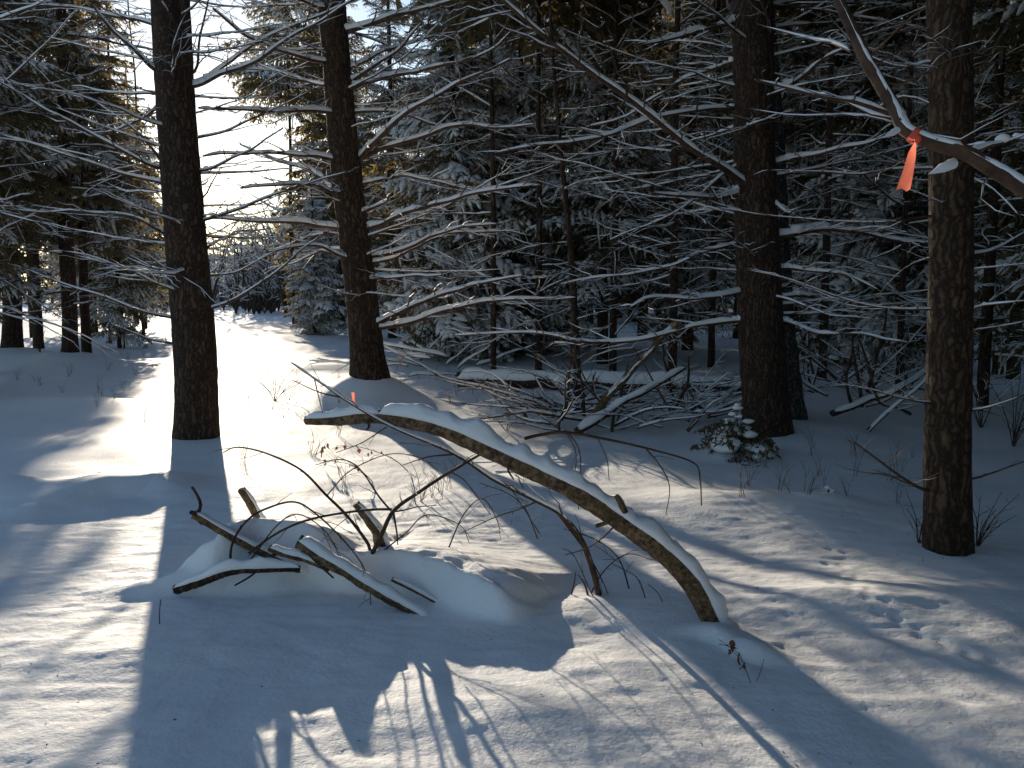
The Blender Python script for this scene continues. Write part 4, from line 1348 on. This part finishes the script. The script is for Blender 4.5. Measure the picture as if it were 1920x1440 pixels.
def sprig(pts, deps, label, nleaf, seed, lsc=1.0, r0=.004):
    gq = np.random.default_rng(seed)
    deps = np.interp(np.linspace(0, 1, len(pts)), np.linspace(0, 1, len(deps)), deps)
    W = [at(p[0], p[1], d) for p, d in zip(pts, deps)]
    P = spline(W, .02, .003, gq)
    o = thing('leafy_sprig', W[0], label, 'sprig', 'sprigs with withered leaves')
    w_ = MB()
    grow(w_, None, P, np.linspace(r0, .0015, len(P)), gq, 0, 1, .1, .3, .15, 0)
    w_.build('stem', 'twig', o, W[0])
    for k in range(nleaf):
        p = P[int(len(P) * gq.uniform(.3, .99))] + gq.normal(size=3) * .012 - W[0]
        link('leaf', LEAF[k % 2], o, p, (gq.normal() * .35, gq.normal() * .35, gq.uniform(0, 6.28)), lsc * gq.uniform(.7, 1.2))
    return o


sprig([(765, 884), (740, 862), (700, 845), (660, 836), (620, 840)], [7.3, 7.0], 'sprig with a row of dangling rust leaves beneath the log tip', 9, 61, .7)
sprig([(700, 905), (680, 885), (650, 868), (600, 862)], [7.0, 6.8], 'lower sprig with rust leaves just left under the log tip', 6, 62, .7)
sprig([(602, 858), (606, 842), (612, 828)], [7.6, 7.6], 'small upright clump of rust leaves left of the dangling row', 6, 63, .9)
sprig([(1422, 1322), (1400, 1262), (1385, 1228), (1365, 1212), (1350, 1208)], [3.25, 3.55], 'thin sprig with withered orange leaves at the arched log foot', 8, 64, .8, .0016)
sprig([(492, 1310), (480, 1300), (465, 1298), (442, 1298)], [3.3, 3.3], 'little withered seed sprig on the trunk shadow edge', 8, 65, .35, .0012)
sprig([(740, 700), (750, 680), (757, 668)], [12.6, 12.5], 'brown leafy sprig right of the middle pine mound', 4, 66, .9)

tw1 = at(1668, 1306, 3.3)
o = thing('fallen_twig', tw1, 'short bent twig lying on the bright snow at lower right', 'twig')
near_stick(o, [(1668, 1306), (1690, 1294), (1720, 1288), (1740, 1280)], [3.3, 3.36], .0025, .002, tw1, 'stem', 'twig', 0, 0)
tw2 = at(1812, 1348, 3.1)
o = thing('fallen_twig', tw2, 'tiny dark curled scrap on the bright snow near the right corner', 'twig')
near_stick(o, [(1812, 1346), (1818, 1352), (1826, 1358)], [3.12, 3.08], .006, .002, tw2, 'stem', 'twig', 0, 0)
tw3 = at(302, 1192, 4.05)
o = thing('dry_shoot', tw3, 'single dark stem standing in the shade left of the trunk shadow', 'twig')
near_stick(o, [(302, 1195), (298, 1160), (301, 1124)], [3.9, 3.9], .002, .0015, tw3, 'stem', 'twig', 0, 0)


def shrub(px, py, d, n, h, label, seed, spread=.5, mat='twig', r0=.004, group='bare shrubs', snow=0, cat='shrub', name='bare_shrub'):
    gq = np.random.default_rng(seed)
    p = gz(px, py, d, -.02)
    o = thing(name, p, label, cat, group)
    for k in range(n):
        a_ = gq.uniform(0, 6.28)
        t = gq.uniform(.2, 1) * spread
        hh = h * gq.uniform(.5, 1.1)
        P = spline([np.zeros(3), np.array([math.cos(a_) * t * .35, math.sin(a_) * t * .35, hh * .55]), np.array([math.cos(a_) * t, math.sin(a_) * t, hh])], .04, .008, gq)
        w_, s_ = MB(), MB()
        grow(w_, s_ if snow else None, P, np.linspace(r0, r0 * .35, len(P)), gq, 0, 1, .09, .35, .18, snow)
        b_ = w_.build('stem', mat, o)
        if s_.n:
            s_.build('snow', 'cap', b_)
    return o


shrub(1722, 1022, 5.25, 5, .32, 'bare shrub left of the slim front trunk foot', 71, .3)
shrub(1832, 1005, 5.2, 9, .36, 'bare twiggy shrub right of the slim front trunk foot', 72, .3)
shrub(515, 750, 12.2, 7, .5, 'sunlit clump of bare reddish twigs between the dark trunk and the middle mound', 73, .6, 'twig_red', .006)
shrub(540, 742, 12.0, 3, .35, 'small bent twig clump right of the sunlit reddish clump', 74, .5, 'twig', .005)
shrub(1900, 840, 8.5, 8, .8, 'shaded bare shrub at the right edge behind the front trunk', 75, .7, 'twig', .006)
shrub(1840, 800, 9.5, 8, .9, 'shaded bare shrub just right behind the slim front trunk', 76, .7, 'twig', .006, snow=.012)
shrub(1290, 760, 10.2, 9, .8, 'bare snowy shrub at the right end of the brush pile', 77, .8, 'twig', .007, snow=.018)
shrub(75, 655, 19.5, 5, .7, 'thin dark shrub between the two far left mounds', 78, .3, 'twig', .01)
shrub(950, 780, 10.0, 7, .35, 'low bare shrub at the left of the brush pile', 79, .6, 'twig', .005, snow=.01)

WEED = []
for k in range(4):
    gq = np.random.default_rng(80 + k)
    w_ = MB()
    for j in range(gq.integers(2, 5)):
        a_ = gq.uniform(0, 6.28)
        hh = gq.uniform(.12, .3)
        P = spline([np.array([gq.normal() * .02, gq.normal() * .02, -.03]), np.array([math.cos(a_) * .03, math.sin(a_) * .03, hh * .6]), np.array([math.cos(a_) * .09, math.sin(a_) * .09, hh])], .04, .004, gq)
        grow(w_, None, P, np.linspace(.0022, .001, len(P)), gq, 0, 1, .06, .3, .07, 0)
    WEED.append(w_.mesh('dry_weed', 'weed'))
zones = [('dry weed stalk in the shaded snow left of the dark trunk', 'weeds left of the dark trunk', 22, (20, 310), (650, 790)),
         ('dry weed stalk in the sunlit snow right of the dark trunk', 'weeds right of the dark trunk', 16, (420, 640), (700, 900)),
         ('dry weed stalk in the shade between the middle mound and brush pile', 'weeds by the brush pile', 26, (740, 1010), (705, 790)),
         ('dry weed stalk in the blue shade between little fir and front trunk', 'weeds in the blue shade', 18, (1390, 1720), (850, 960)),
         ('dry weed stalk in the snow beneath the arched log', 'weeds beneath the arched log', 12, (640, 1000), (860, 960))]
for lab, grp, n, (xa, xb), (ya, yb) in zones:
    for k in range(n):
        px, py = R_.uniform(xa, xb), R_.uniform(ya, yb)
        p = G(px, py)
        o = link('dry_weed', WEED[R_.randrange(4)], None, (p[0], p[1], hz(p[0], p[1])), (R_.uniform(-.2, .2), R_.uniform(-.2, .2), R_.uniform(0, 6.28)), R_.uniform(.6, 1.3))
        tag(o, lab, 'weed', grp)

# ------------------------------------------------------------------ bark flakes and needles dropped on the snow
gl = np.random.default_rng(99)
lt = MB()
for k in range(190):
    if k % 3:
        p = G(gl.uniform(0, 1920), gl.uniform(760, 1440))
    else:
        f_ = list(FXY.values())[gl.integers(5)]
        p = np.array([f_[0], f_[1], 0]) + np.array([gl.normal() * .5, gl.normal() * .5 - .2, 0])
    z_ = hz(p[0], p[1]) + .003
    a_, l_ = gl.uniform(0, 6.28), gl.uniform(.002, .008) * (1 + p[1] * .06)
    d_ = np.array([math.cos(a_), math.sin(a_), gl.normal() * .25]) * l_
    n_ = np.array([-math.sin(a_), math.cos(a_), gl.normal() * .3]) * l_ * gl.uniform(.15, .45)
    c_ = np.array([p[0], p[1], z_])
    lt.add([c_ - d_ - n_ * .4, c_ - n_, c_ + d_, c_ + n_, c_ + [0, 0, l_ * .3]], None, [(0, 1, 4), (1, 2, 4), (2, 3, 4), (3, 0, 4)])
tag(lt.build('forest_litter', 'twig', smooth=False), 'scattered bark flakes and needles lying on the snow', 'litter', kind='stuff')

# ------------------------------------------------------------------ labels that tell repeats apart by their place
def nth(n):
    return '%d%s' % (n, 'th' if 10 <= n % 100 <= 20 else {1: 'st', 2: 'nd', 3: 'rd'}.get(n % 10, 'th'))


SHORT = {'loose sticks of the brush pile': 'dead stick in the brush pile before the fallen log', 'loose sticks of the shaded brush': 'dead stick in the shaded brush between the right pines',
         'loose sticks by the drooping spruce': 'snowy stick tangled at the drooping spruce foot', 'weeds left of the dark trunk': 'dry weed in the shade left of the dark trunk', 'weeds right of the dark trunk': 'dry weed in the sun right of the dark trunk',
         'weeds by the brush pile': 'dry weed in the shade before the brush pile', 'weeds in the blue shade': 'dry weed in blue shade by the little fir', 'weeds beneath the arched log': 'dry weed in the snow beneath the arched log',
         'spruces beyond the right edge': 'unseen spruce added for shade outside the right edge'}
for grp, base in SHORT.items():
    ms = [o_ for o_ in COL.objects if o_.parent is None and o_.get('group') == grp]
    ms.sort(key=lambda o_: o_.location.x / max(o_.location.y, .5) if 'beyond' not in grp else o_.location.y)
    for k, o_ in enumerate(ms):
        o_['label'] = '%s, %s from the %s' % (base, nth(k + 1), 'left' if 'beyond' not in grp else 'viewer side')
